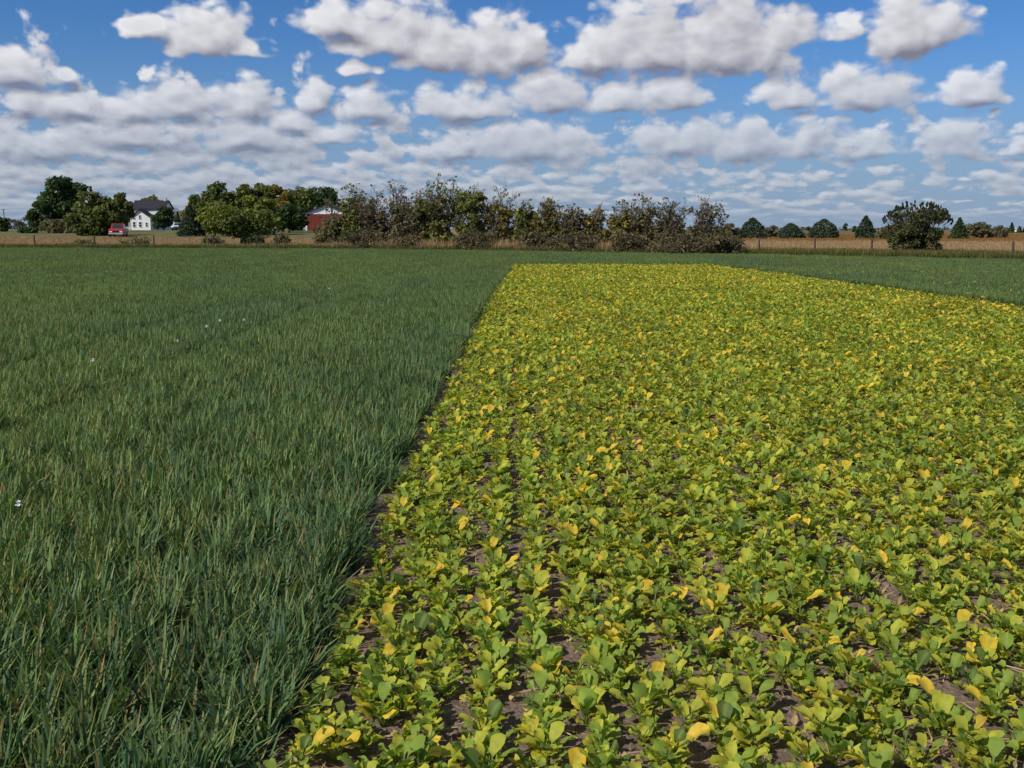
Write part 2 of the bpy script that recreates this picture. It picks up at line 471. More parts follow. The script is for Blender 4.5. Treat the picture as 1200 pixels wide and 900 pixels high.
# ------------------------------------------------------------------ leaves of the broad-leaved crop
rng = np.random.default_rng(7)
random.seed(7)
GREENS = {
 'deep':   (0.135, 0.195, 0.046),
 'green':  (0.265, 0.345, 0.054),
 'lime':   (0.53, 0.51, 0.06),
 'yellow': (0.85, 0.56, 0.06),
 'tan':    (0.62, 0.42, 0.24),
}
def leaf_geo(r, kind):
    """petiole and blade in one curved sheet: 7 rows x 5 columns"""
    L = r.uniform(0.034, 0.062); W = L * r.uniform(0.27, 0.42); pet = r.uniform(0.035, 0.08)
    e0 = R(r.uniform(62, 86)); e1 = R(r.uniform(-20, 62))
    if kind in ('yellow',): e0 = R(r.uniform(60, 88)); e1 = R(r.uniform(-10, 35)); L *= 1.1; W *= 1.15; pet = r.uniform(0.05, 0.075)
    if kind == 'tan': e0 = R(r.uniform(20, 60)); e1 = R(r.uniform(-50, 0)); L *= 0.85; W *= 0.7
    ss = [0, 0.55, 1.0]; rows = []
    tot = pet + L
    ts = [0.0, pet / tot] + [pet / tot + (L / tot) * q for q in (0.16, 0.40, 0.66, 0.90, 1.0)]
    ws = [0.0022, 0.0026, W * 0.50, W * 0.84, W * 1.0, W * 0.88, W * 0.42]
    p = np.array([0.0, 0.0]); prev = 0.0; pts = []
    for i, tt in enumerate(ts):
        if i:
            m_ = 0.5 * (tt + prev); e = e0 + (e1 - e0) * (m_ ** 1.3)
            p = p + (tt - prev) * tot * np.array([math.cos(e), math.sin(e)])
        prev = tt; pts.append((p.copy(), e0 + (e1 - e0) * (tt ** 1.3)))
    V, C = [], []
    base = np.array(GREENS[kind]); base = base * r.uniform(0.8, 1.2)
    cup = r.uniform(0.1, 0.6); twist = r.uniform(-0.5, 0.5)
    edge = np.array(GREENS['yellow']) if r.random() < 0.12 and kind in ('lime', 'green') else base
    for i, (q, e) in enumerate(pts):
        for j in range(5):
            s = (j - 2) / 2.0
            w = ws[i] * (1 + (0.15 * r.uniform(-1, 1) if i > 1 and abs(s) == 1 else 0))
            x = s * w
            up = cup * abs(s) ** 1.6 * w + (r.uniform(-0.009, 0.009) if i > 1 and abs(s) == 1 else 0)
            nx, nz = -math.sin(e), math.cos(e)
            tw = twist * (i / 6.0)
            V.append((x * math.cos(tw), q[0] + nx * up, q[1] + nz * up + x * math.sin(tw)))
            c = base.copy()
            if j == 2 and i < 6: c = c * 0.55 + np.array((0.30, 0.36, 0.10)) * 0.45
            if i <= 1: c = np.array((0.22, 0.28, 0.07)) if kind != 'tan' else base
            if abs(s) == 1 and i > 2: c = c * 0.5 + edge * 0.5
            C.append(c)
    F = [(i*5+j, i*5+j+1, (i+1)*5+j+1, (i+1)*5+j) for i in range(6) for j in range(4)]
    return np.array(V), np.array(F), np.array(C)

KINDS = ['deep', 'green', 'lime', 'yellow', 'tan']
LEAVES = {k: [] for k in KINDS}
for k in KINDS:
    for q in range(10):
        g = leaf_geo(rng, k)
        LEAVES[k].append((g, npmesh('leaf', g[0], g[1], M_LEAF, g[2], True)))

def recipe(r, flavour):
    """list of (kind, leaf index, turn, scale, tilt)"""
    n = r.integers(12, 17); out = []
    a0 = r.uniform(0, 6.28)
    for i in range(n):
        u = r.random()
        if flavour == 'green': k = 'deep' if u < 0.2 else 'green' if u < 0.75 else 'lime'
        else: k = 'deep' if u < 0.12 else 'green' if u < 0.45 else 'lime' if u < 0.92 else 'green'
        out.append((k, int(r.integers(0, 10)), a0 + i * 2.4 + r.uniform(-0.4, 0.4), r.uniform(0.6, 1.2), r.uniform(-0.15, 0.15)))
    if flavour == 'yellow':
        out.append(('yellow', int(r.integers(0, 10)), a0 + 1.0, r.uniform(1.0, 1.3), 0.0))
    if flavour == 'yellow' and r.random() < 0.25: out.append(('yellow', int(r.integers(0, 10)), a0 + 3.0, r.uniform(0.7, 1.05), 0.0))
    if r.random() < 0.5: out.append(('tan', int(r.integers(0, 10)), a0 + 4.2, r.uniform(0.6, 0.95), 0.1))
    return out

def part_matrix(rz, s, tilt):
    return Matrix.Rotation(rz, 4, 'Z') @ Matrix.Rotation(tilt, 4, 'X') @ Matrix.Scale(s, 4)

def merged_plant(name, rec):
    Vs, Fs, Cs, b = [], [], [], 0
    for k, i, rz, s, tl in rec:
        V, F, C = LEAVES[k][i][0]
        M = np.array(part_matrix(rz, s, tl))
        Vs.append(V @ M[:3, :3].T); Fs.append(F + b); Cs.append(C); b += len(V)
    return npmesh(name, np.vstack(Vs), np.vstack(Fs), M_LEAF, np.vstack(Cs), True)

GREEN_REC = [recipe(rng, 'green') for _ in range(9)]
LIME_REC = [recipe(rng, 'lime') for _ in range(9)]
YEL_REC = [recipe(rng, 'yellow') for _ in range(8)]
ALL_REC = GREEN_REC + LIME_REC + YEL_REC
PLANTS = [merged_plant('brassica_plant', r_) for r_ in ALL_REC]

def in_view(x, y, z=0.06, m=0.0):
    cp, sp = math.cos(PITCH), math.sin(PITCH)
    dz = z - EYE
    depth = y * cp - dz * sp
    if depth <= 0.1: return False
    u = x / depth * F_PX + 600; w = 450 - (y * sp + dz * cp) / depth * F_PX
    return -m < u < 1200 + m and -m < w < 900 + m

# rows of plants
row_gap = 0.19
P_all = []
for k in range(-8, 75):
    x0 = 0.100 + k * row_gap
    step = 0.040
    y = 1.6 + rng.uniform(0, 0.08)
    while y < YB:
        x = x0 + rng.normal(0, 0.046 if k not in (-1, 0) else 0.028)
        gapn = math.sin(x * 3.1 + math.sin(y * 0.7) * 2) * math.sin(y * 0.9 + k)
        if x > left_edge(y) + 0.08 and x < right_edge(y) + 0.1 * math.sin(y * 1.7) and abs(x) < 0.56 * y + 1.2:
            if not (gapn > 0.92 and rng.random() < 0.3) and not (k % 4 == 0 and rng.random() < 0.12 and y < 14):
                P_all.append((x, y))
        y += step * rng.uniform(0.6, 1.45) * (1.0 if y < 22 else 1.25)
P_all = np.array(P_all)
n_all = len(P_all)
flav = rng.random(n_all)
# the yellowest leaves are commoner further up the strip
yel_p = np.interp(P_all[:, 1], [2, 8, 20, 50], [0.20, 0.27, 0.33, 0.36])
lime_p = np.interp(P_all[:, 1], [2, 6, 20, 50], [0.50, 0.54, 0.55, 0.54])
ridx = np.where(flav < yel_p, rng.integers(18, 26, n_all), np.where(flav < yel_p + lime_p, rng.integers(9, 18, n_all), rng.integers(0, 9, n_all)))
prot = rng.uniform(0, 6.283, n_all); pscl = rng.uniform(0.58, 1.25, n_all) * np.interp(P_all[:, 1], [2, 20, 50], [0.9, 1.0, 1.15])
vis = np.array([in_view(x, y) for x, y in P_all])
order = np.argsort(P_all[:, 1] + np.where(vis, 0, 1e6))[:300]
near = np.zeros(n_all, bool); near[order] = True

ONES = ['zeroth','first','second','third','fourth','fifth','sixth','seventh','eighth','ninth','tenth','eleventh','twelfth','thirteenth','fourteenth','fifteenth','sixteenth','seventeenth','eighteenth','nineteenth']
def ordinal(n):
    if n < 20: return ONES[n]
    t_ = {2: 'twent', 3: 'thirt', 4: 'fort', 5: 'fift', 6: 'sixt', 7: 'sevent'}[n // 10]
    return t_ + 'ieth' if n % 10 == 0 else t_ + 'y-' + ONES[n % 10]
row_of = np.round((P_all[:, 0] - 0.100) / row_gap).astype(int)
rows_in = sorted(set(row_of[order].tolist()))
place_in = {}
for kk in rows_in:
    mem = [i for i in order if row_of[i] == kk]
    for n_i, i in enumerate(sorted(mem, key=lambda q: P_all[q, 1])): place_in[i] = (rows_in.index(kk) + 1, n_i + 1)
STEM = MB(); STEM.tube((0, 0, -0.01), (0, 0, 0.022), 0.004, 0.003, 6)
stem_me = bpy.data.meshes.new('stem'); stem_me.from_pydata(STEM.v, [], STEM.f)
a_ = stem_me.attributes.new('leafcol', 'FLOAT_COLOR', 'POINT'); a_.data.foreach_set('color', [0.2, 0.25, 0.07, 1.0] * len(STEM.v))
stem_me.materials.append(M_LEAF)
for i in order:
    rec = ALL_REC[ridx[i]]
    ks = [q[0] for q in rec]
    e = empty('brassica_plant', (P_all[i, 0], P_all[i, 1], 0.004), prot[i])
    e.scale = (pscl[i],) * 3
    look = 'brassica plant with yellow leaf' if 'yellow' in ks else 'brassica plant with withered leaf' if 'tan' in ks else 'all green brassica plant'
    rw, pl = place_in[i]
    tag(e, look + ', ' + ordinal(pl) + ' from the front in the ' + ordinal(rw) + ' row from left', 'plant', 'brassica plants nearest the camera')
    link('stem', stem_me, e)
    for k, li, rz, s, tl in rec:
        lf = link('leaf', LEAVES[k][li][1], e)
        lf.matrix_local = part_matrix(rz, s, tl)

sel = ~near
n_ = int(sel.sum())
scatter('brassica_crop', np.c_[P_all[sel], np.full(n_, 0.004)], np.c_[np.zeros(n_), np.zeros(n_), prot[sel]],
        np.repeat(pscl[sel][:, None], 3, 1), ridx[sel], PLANTS, M_LEAF)
tag(bpy.data.objects['brassica_crop'], 'low yellow green brassica crop covering the broad strip on the right', 'crop', kind='stuff')
print('brassica plants', n_all)

# clods, litter, straw on the bare soil
def clod_mesh(r):
    import bmesh
    bm = bmesh.new(); bmesh.ops.create_icosphere(bm, subdivisions=1, radius=1.0)
    for v in bm.verts: v.co *= r.uniform(0.6, 1.15); v.co.z *= 0.7
    me = bpy.data.meshes.new('soil_clod'); bm.to_mesh(me); bm.free(); me.materials.append(M_SOIL); return me
clods = [clod_mesh(rng) for _ in range(5)]
def strip_pts(n, ymax, power=1.0, xpad=0.0):
    y = 1.8 + (ymax - 1.8) * rng.random(n) ** power
    lo = np.maximum(left_edge(y) - xpad, -0.56 * y - 1); hi = np.minimum(right_edge(y), 0.56 * y + 1)
    return np.c_[lo + (hi - lo) * rng.random(n), y]
n_ = 9000; q = strip_pts(n_, 14, 1.5, 0.25); s_ = rng.gamma(2.0, 0.0042, n_) + 0.004
o = scatter('soil_clods', np.c_[q, np.full(n_, 0.004)], rng.uniform(0, 6.28, (n_, 3)), np.repeat(s_[:, None], 3, 1), rng.integers(0, 5, n_), clods, M_SOIL)
tag(o, 'loose brown soil clods lying between the crop rows', 'soil', kind='stuff')
n_ = 7500; q = strip_pts(n_, 26, 1.3, 0.1)
o = scatter('leaf_litter', np.c_[q, rng.uniform(0.012, 0.05, n_)], np.c_[rng.uniform(-0.9, -0.2, n_), rng.uniform(-0.5, 0.5, n_), rng.uniform(0, 6.28, n_)],
            np.repeat(rng.uniform(0.45, 1.1, n_)[:, None], 3, 1), rng.integers(0, 10, n_), [g[1] for g in LEAVES['tan']], M_LEAF)
tag(o, 'withered tan fallen leaves littering the soil between the rows', 'leaf litter', kind='stuff')
def straw_mesh():
    b = MB(); b.tube((0, 0, 0), (0.16, 0.01, 0.01), 0.0022, 0.0016, 4)
    me = bpy.data.meshes.new('straw'); me.from_pydata(b.v, [], b.f); me.materials.append(plain('straw', (0.5, 0.36, 0.24), 0.8)); return me
n_ = 260; q = strip_pts(n_, 9, 1.2, 0.3)
o = scatter('straw_bits', np.c_[q, rng.uniform(0.012, 0.03, n_)], np.c_[np.zeros(n_), rng.uniform(-0.15, 0.1, n_), rng.uniform(0, 6.28, n_)],
            np.repeat(rng.uniform(0.3, 1.2, n_)[:, None], 3, 1), np.zeros(n_), [straw_mesh()], M_SOIL)
tag(o, 'short broken straws lying on the bare soil', 'straw', kind='stuff')

# ------------------------------------------------------------------ the cereal crop
def blades(r, n_pl, sx, sy, hmin, hmax, wid, per=5, pal=None, dead=0.06, lean=(6, 30), bend=(10, 70), segs=3):
    if pal is None: pal = [(0.072, 0.115, 0.044), (0.100, 0.155, 0.058), (0.175, 0.235, 0.085), (0.062, 0.120, 0.070), (0.080, 0.135, 0.058), (0.19, 0.20, 0.075)]
    n = n_pl * per
    bx = np.repeat(r.uniform(-sx / 2, sx / 2, n_pl), per) + r.normal(0, 0.008, n)
    by = np.repeat(r.uniform(-sy / 2, sy / 2, n_pl), per) + r.normal(0, 0.008, n)
    az = r.uniform(0, 6.283, n); L = r.uniform(hmin, hmax, n); w = wid * r.uniform(0.7, 1.25, n)
    t0 = np.radians(r.uniform(lean[0], lean[1], n)); bd = np.radians(r.uniform(bend[0], bend[1], n) * (r.random(n) ** 1.2))
    V = np.zeros((n, segs + 1, 2, 3)); cur = np.zeros((n, 2))
    for s in range(segs + 1):
        f = s / segs
        if s:
            a = t0 + bd * ((s - 0.5) / segs) ** 1.5
            cur = cur + np.c_[np.sin(a), np.cos(a)] * (L / segs)[:, None]
        wf = w * (0.7 if s == 0 else 1.0 if s < segs else 0.12) * 0.5
        if s == segs - 1: wf = wf * 0.85
        cx = bx + np.cos(az) * cur[:, 0]; cy = by + np.sin(az) * cur[:, 0]
        tw = az + math.pi / 2 + r.uniform(-0.5, 0.5, n) * f
        for j, sg in enumerate((-1, 1)):
            V[:, s, j, 0] = cx + sg * np.cos(tw) * wf; V[:, s, j, 1] = cy + sg * np.sin(tw) * wf; V[:, s, j, 2] = cur[:, 1]
    k = (segs + 1) * 2
    F = np.array([(2*s, 2*s+1, 2*s+3, 2*s+2) for s in range(segs)])
    F = (F[None] + (np.arange(n) * k)[:, None, None]).reshape(-1, 4)
    c = np.array(pal)[r.integers(0, len(pal), n)] * r.uniform(0.75, 1.3, n)[:, None]
    dd = r.random(n) < dead
    c[dd] = np.array((0.30, 0.21, 0.09)) * r.uniform(0.5, 1.2, dd.sum())[:, None]
    C = np.repeat(c[:, None], k, 1).reshape(n, segs + 1, 2, 3)
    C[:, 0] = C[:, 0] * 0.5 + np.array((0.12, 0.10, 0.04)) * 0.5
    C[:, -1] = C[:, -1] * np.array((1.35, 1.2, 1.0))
    return V.reshape(-1, 3), F, C.reshape(-1, 3)

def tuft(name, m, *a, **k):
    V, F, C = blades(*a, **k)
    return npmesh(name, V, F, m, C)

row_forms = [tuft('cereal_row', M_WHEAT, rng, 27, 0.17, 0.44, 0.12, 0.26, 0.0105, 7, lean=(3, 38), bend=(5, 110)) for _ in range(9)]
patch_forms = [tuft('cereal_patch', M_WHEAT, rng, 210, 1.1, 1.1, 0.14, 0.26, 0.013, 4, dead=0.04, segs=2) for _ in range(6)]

TRA, TRB = ground(-60, 452, 0.1), ground(420, 316, 0.1)
def track(x, y):
    # old wheel tracks crossing the cereal, 1.7 m apart: plants stand lower there
    dx, dy = TRB[0] - TRA[0], TRB[1] - TRA[1]; L = math.hypot(dx, dy)
    d = ((x - TRA[0]) * dy - (y - TRA[1]) * dx) / L
    w = 0.3
    return max(0.0, 1 - abs(d) / w, 1 - abs(d - 1.7) / w) * 2.6

def in_strip(x, y): return (left_edge(y) < x < right_edge(y)) and y < YB
P1 = []
for y in np.arange(1.4, 34, 0.38):
    for x in list(np.arange(-0.56 * y - 2, 0.56 * y + 2, 0.19)) + [left_edge(y) - 0.12 + 0.05 * math.sin(y * 4.3) + 0.04 * math.sin(y * 11.0), right_edge(y) + 0.08]:
        yy = y + rng.uniform(-0.06, 0.06); xx = x + rng.uniform(-0.035, 0.035)
        if in_strip(xx - 0.02, yy) or in_strip(xx + 0.05, yy): continue
        # thin trodden places
        thin = math.sin(xx * 0.8 + 1.3) * math.sin(yy * 0.55 + xx * 0.3)
        if thin > 0.9 and rng.random() < 0.15: continue
        P1.append((xx, yy, 0.004, max(thin, track(xx, yy))))
P1 = np.array(P1); n_ = len(P1)
sz = rng.uniform(0.85, 1.12, n_) * (1 - 0.16 * np.clip(P1[:, 3], 0, 2.6))
o = scatter('cereal_crop', P1[:, :3], np.c_[rng.uniform(-0.05, 0.05, (n_, 2)), np.where(rng.random(n_) < 0.5, 0, math.pi) + rng.uniform(-0.08, 0.08, n_)],
            np.c_[np.ones(n_), np.ones(n_), sz], rng.integers(0, 9, n_), row_forms, M_WHEAT)
tag(o, 'dense dark blue green young cereal crop filling the left field', 'crop', kind='stuff')
P2 = []
for y in np.arange(34.3, 94, 0.85):
    for x in np.arange(-0.56 * y - 2, 0.56 * y + 2, 0.9):
        if y > field_end(x): continue
        lo = left_edge(y); hi = right_edge(y)
        if lo - 0.35 < x < hi + 0.45 and y < YB + 0.5: continue
        P2.append((x + rng.uniform(-0.1, 0.1), y, 0.004))
    if y < YB:
        P2.append((left_edge(y) - 0.55, y, 0.004)); P2.append((right_edge(y) + 0.6, y, 0.004))
P2 = np.array(P2); n_ = len(P2)
o = scatter('distant_cereal_crop', P2, np.c_[np.zeros((n_, 2)), rng.integers(0, 4, n_) * math.pi / 2],
            np.c_[np.ones(n_), np.ones(n_), rng.uniform(0.85, 1.15, n_)], rng.integers(0, 6, n_), patch_forms, M_WHEAT)
tag(o, 'far part of the green cereal field stretching to the fence line', 'crop', kind='stuff')
print('cereal rows', len(P1), 'patches', len(P2))

# ------------------------------------------------------------------ dry grass and weeds along the fence
TANP = [(0.34, 0.25, 0.15), (0.28, 0.20, 0.12), (0.42, 0.32, 0.21), (0.22, 0.16, 0.10)]
WEEDP = [(0.07, 0.10, 0.03), (0.11, 0.12, 0.04), (0.15, 0.11, 0.06), (0.05, 0.08, 0.025), (0.09, 0.11, 0.035)]
RUSTP = [(0.22, 0.13, 0.05), (0.17, 0.10, 0.045), (0.27, 0.17, 0.07)]
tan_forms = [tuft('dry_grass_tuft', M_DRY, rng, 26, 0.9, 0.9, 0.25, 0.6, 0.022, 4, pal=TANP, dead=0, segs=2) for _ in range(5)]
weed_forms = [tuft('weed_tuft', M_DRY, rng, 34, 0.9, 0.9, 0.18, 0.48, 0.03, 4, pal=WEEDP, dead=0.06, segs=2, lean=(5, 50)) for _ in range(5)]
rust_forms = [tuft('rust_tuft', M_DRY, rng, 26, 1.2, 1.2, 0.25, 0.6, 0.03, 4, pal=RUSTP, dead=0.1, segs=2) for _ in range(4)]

def band(n, px0, px1, d0, d1, jitter=0.0):
    """points between field end + d0 and + d1, by column of view"""
    x = rng.uniform(px0, px1, n)
    out = []
    for v in x:
        k = (v - 600) / F_PX
        y = 80.0
        for _ in range(6): y = float(field_end(k * y))
        yy = y + d0 + (d1 - d0) * rng.random()
        xx = k * yy
        out.append((xx, yy, terr(xx, yy)))
    return np.array(out)
def put(name, label, cat, P, forms, s0, s1, m=M_DRY):
    n = len(P)
    o = scatter(name, P, np.c_[np.zeros((n, 2)), rng.uniform(0, 6.28, n)], np.c_[np.ones((n, 2)), rng.uniform(s0, s1, n)], rng.integers(0, len(forms), n), forms, m)
    return tag(o, label, cat, kind='stuff')
put('verge_weeds', 'dark green and brown weeds along the far edge of the field', 'weeds',
    np.vstack([band(2600, -60, 1260, -0.6, 2.4), band(1500, 850, 1260, 0, 6.5)]), weed_forms, 0.6, 1.35)
put('dry_grass', 'pale tan dry grass behind the fence posts', 'grass',
    np.vstack([band(5200, -60, 420, 2.6, 42), band(900, 380, 900, 1.5, 10), band(4200, 850, 1260, 6.0, 48)]), tan_forms, 0.5, 1.1)
put('tall_dry_grass', 'tall tan seed grass standing at the foot of the hedgerow', 'grass',
    band(420, 395, 880, 0.2, 2.2), tan_forms, 0.8, 2.0)
put('rusty_field_cover', 'rust brown bean stubble on the far field at right', 'stubble',
    np.array([(x, y, terr(x, y)) for x, y in [((px - 600) / F_PX * yy, yy) for px, yy in zip(rng.uniform(840, 1260, 5200), 104 + 150 * rng.random(5200) ** 1.6)]]), rust_forms, 0.5, 1.0)

# ------------------------------------------------------------------ trees
def leaf_cloud(r, C, Rr, n, size, pal, flat=0.75, shell=0.45, asp=0.55, zsq=1.0):
    """n small diamond leaves gathered in clumps C (k,3) of radius Rr (k)"""
    C = np.asarray(C, float); Rr = np.asarray(Rr, float); pal = np.asarray(pal, float)
    pr = Rr ** 2; pr = pr / pr.sum()
    k = r.choice(len(C), n, p=pr)
    d = r.normal(size=(n, 3)); d /= np.linalg.norm(d, axis=1)[:, None]
    rad = Rr[k] * r.random(n) ** shell
    p = C[k] + d * rad[:, None] * np.array([1, 1, flat])
    nrm = d * 0.6 + r.normal(size=(n, 3)) * 0.7 + np.array([0, 0, 0.35]); nrm /= np.linalg.norm(nrm, axis=1)[:, None]
    a = np.cross(nrm, r.normal(size=(n, 3))); a /= np.linalg.norm(a, axis=1)[:, None] + 1e-9
    b = np.cross(nrm, a)
    s = size * r.uniform(0.55, 1.35, n)
    a = a * s[:, None]; b = b * (s * asp)[:, None]; a[:, 2] *= zsq
    V = np.stack([p - a, p - b, p + a, p + b], 1).reshape(-1, 3)
    F = np.arange(4 * n).reshape(-1, 4)
    clump_pal = r.integers(0, len(pal), len(C))
    idx = np.where(r.random(n) < 0.55, clump_pal[k], r.integers(0, len(pal), n))
    c = pal[idx] * r.uniform(0.7, 1.3, n)[:, None]
    return V, F, np.repeat(c, 4, 0)

def limbs(b, r, p0, p1, r0, wob=0.06, n=3):
    p0, p1 = Vector(p0), Vector(p1); L = (p1 - p0).length; prev = p0
    for i in range(1, n + 1):
        f = i / n
        q = p0.lerp(p1, f) + Vector(r.normal(0, wob * L * (1 - f) + 1e-6, 3)) * (1 if i < n else 0)
        b.tube(prev, q, r0 * (1 - 0.75 * (i - 1) / n), r0 * (1 - 0.75 * f), 5 if r0 > 0.05 else 3)
        prev = q

PAL = {
 'dark':    [(0.043,0.080,0.029),(0.061,0.102,0.035),(0.080,0.116,0.038)],
 'green':   [(0.094,0.128,0.035),(0.129,0.162,0.041),(0.163,0.182,0.046),(0.077,0.101,0.032)],
 'ygreen':  [(0.152,0.203,0.041),(0.203,0.239,0.043),(0.123,0.167,0.038),(0.246,0.246,0.051)],
 'olive':   [(0.138,0.164,0.044),(0.179,0.190,0.052),(0.105,0.129,0.037),(0.212,0.198,0.062)],
 'brown':   [(0.166,0.170,0.073),(0.177,0.141,0.079),(0.223,0.167,0.088),(0.131,0.118,0.067),(0.148,0.148,0.062)],
 'orange':  [(0.290,0.196,0.043),(0.232,0.174,0.043),(0.160,0.160,0.043)],
 'ochre':   [(0.217,0.174,0.043),(0.24,0.20,0.05),(0.131,0.123,0.043),(0.20,0.17,0.06),(0.116,0.102,0.051)],
 'spruce':  [(0.055,0.085,0.052),(0.072,0.102,0.062),(0.046,0.070,0.044)],
 'brush':  [(0.106,0.086,0.048),(0.138,0.113,0.057),(0.081,0.073,0.040),(0.200,0.159,0.083)],
 'plum':   [(0.125,0.115,0.065),(0.15,0.135,0.08),(0.09,0.095,0.05),(0.17,0.15,0.07)],
}

def broad_tree(name, label, px, top, wpx, D, pal, seed, lo=0.22, leaves=3600, size=0.30, cat='tree', group=None, n_cl=46, dense=1.0, lobes=None, trunk_r=None, dens_in=0.5):
    r = np.random.default_rng(seed)
    x, y, zt = at(px, top, D); z0 = terr(x, D); H = zt - z0; Wd = wpx * D / F_PX
    e = tag(empty(name, (x, D, z0)), label, cat, group)
    crown_lo = H * lo
    C, Rr = [], []
    lobes = lobes or [(0, 0, 1.0)]
    for i in range(n_cl):
        lx_, lz_, ls = lobes[i % len(lobes)]
        d = r.normal(size=3); d /= np.linalg.norm(d); q = r.random() ** 0.45
        a = Wd / 2 * 0.86 * ls; c = (H - crown_lo) / 2
        px_ = d[0] * q * a + lx_ * Wd / 2; py_ = d[1] * q * a * 0.9
        pz_ = crown_lo + c + d[2] * q * c * 0.90 * ls + lz_ * c
        # fuller towards the bottom, rounder on top
        C.append((px_, py_, pz_)); Rr.append(Wd * r.uniform(0.12, 0.21) * (0.75 + 0.25 * ls))
    V, F, K = leaf_cloud(r, C, Rr, int(leaves * dense * 1.5), size, PAL[pal] if isinstance(pal, str) else pal)
    V[:, 2] = np.minimum(V[:, 2], H * 1.02)
    link('crown', npmesh('crown', V, F, M_TREE, K), e)
    b = MB(); tr = trunk_r or max(0.09, H * 0.028)
    fork = Vector((r.normal(0, 0.02 * H), r.normal(0, 0.02 * H), H * max(0.16, lo * 0.95)))
    b.tube((0, 0, -0.2), fork * 0.5, tr * 1.25, tr, 8); b.tube(fork * 0.5, fork, tr, tr * 0.85, 8)
    b.build('trunk', M_BARK, e)
    b = MB()
    for i in r.choice(len(C), min(16, len(C)), replace=False):
        limbs(b, r, fork, C[i], tr * 0.45)
    b.build('limbs', M_BARK, e)
    return e

def hedge_shrub(name, label, px, top, wpx, D, pal, seed, leaves=1500, bare=0.35, size=0.13, cat='shrub', group='shrubs and small trees of the hedgerow', nstem=7, bright=0.0, low=0.12):
    """many stems fanning from the ground, leafy below, twiggy above"""
    r = np.random.default_rng(seed)
    x, y, zt = at(px, top, D); z0 = terr(x, D); H = zt - z0; Wd = wpx * D / F_PX
    e = tag(empty(name, (x, D, z0)), label, cat, group)
    b = MB(); tw = MB(); tips = []; mids = []
    for i in range(nstem):
        a = r.uniform(0, 6.28); base = Vector((r.normal(0, Wd * 0.10), r.normal(0, Wd * 0.08), -0.1))
        rr = Wd / 2 * r.random() ** 0.6
        hh = H * r.uniform(0.62, 0.9) * (1 - 0.28 * (rr / (Wd / 2)) ** 2)
        if i == 0: rr, hh = Wd * 0.04, H * 0.9
        end = Vector((math.cos(a) * rr, math.sin(a) * rr * 0.8, hh))
        limbs(b, r, base, end, H * 0.011 + 0.012, 0.05, 4)
        for j in range(19):
            f = r.uniform(0.3, 1.0); st = base.lerp(end, f)
            up = Vector((r.normal(0, 0.5), r.normal(0, 0.5), r.uniform(0.2, 1.3))).normalized()
            L = H * r.uniform(0.10, 0.24)
            q = st + up * L; q.z = min(q.z, H * r.uniform(0.93, 1.02))
            tw.tube(st, q, 0.022, 0.010, 3); tips.append(q); mids.append(st.lerp(q, 0.5))
            for _ in range(3):
                u2 = (up + Vector(r.normal(0, 0.55, 3))).normalized()
                s2 = st.lerp(q, r.uniform(0.3, 0.95)); q2 = s2 + u2 * L * 0.6; q2.z = min(q2.z, H * 1.02)
                tw.tube(s2, q2, 0.013, 0.007, 3); tips.append(q2)
    b.build('stems', M_BARK, e); tw.build('twigs', M_TWIG, e)
    # dense lower body
    C, Rr = [], []
    nb = 40
    for i in range(nb):
        a = r.uniform(0, 6.28); q = r.random() ** 0.5
        zz = H * (low + (1.0 - bare * 0.75 - low) * r.random())
        lim = Wd / 2 * math.sqrt(max(0.08, 1 - (zz / H) ** 2 * 0.8))
        C.append((math.cos(a) * q * lim * 0.85, math.sin(a) * q * lim * 0.8, zz)); Rr.append(Wd * r.uniform(0.09, 0.17))
    n1 = int(leaves * 0.74)
    P_ = PAL[pal]
    V1, F1, K1 = leaf_cloud(r, C, Rr, n1, size, P_)
    tp = np.array([tuple(t) for t in tips])
    n2 = leaves - n1
    V2, F2, K2 = leaf_cloud(r, tp, np.full(len(tp), H * 0.045), n2, size * 0.95, P_, shell=0.6)
    V = np.vstack([V1, V2]); F = np.vstack([F1, F2 + len(V1)]); K = np.vstack([K1, K2])
    if bright > 0:
        nq = len(V) // 4; hit = r.random(nq) < bright
        K = K.reshape(nq, 4, 3); K[hit] = np.array((0.55, 0.42, 0.05)) * r.uniform(0.6, 1.1, hit.sum())[:, None, None]; K = K.reshape(-1, 3)
    link('foliage', npmesh('foliage', V, F, M_TREE, K), e)
    return e

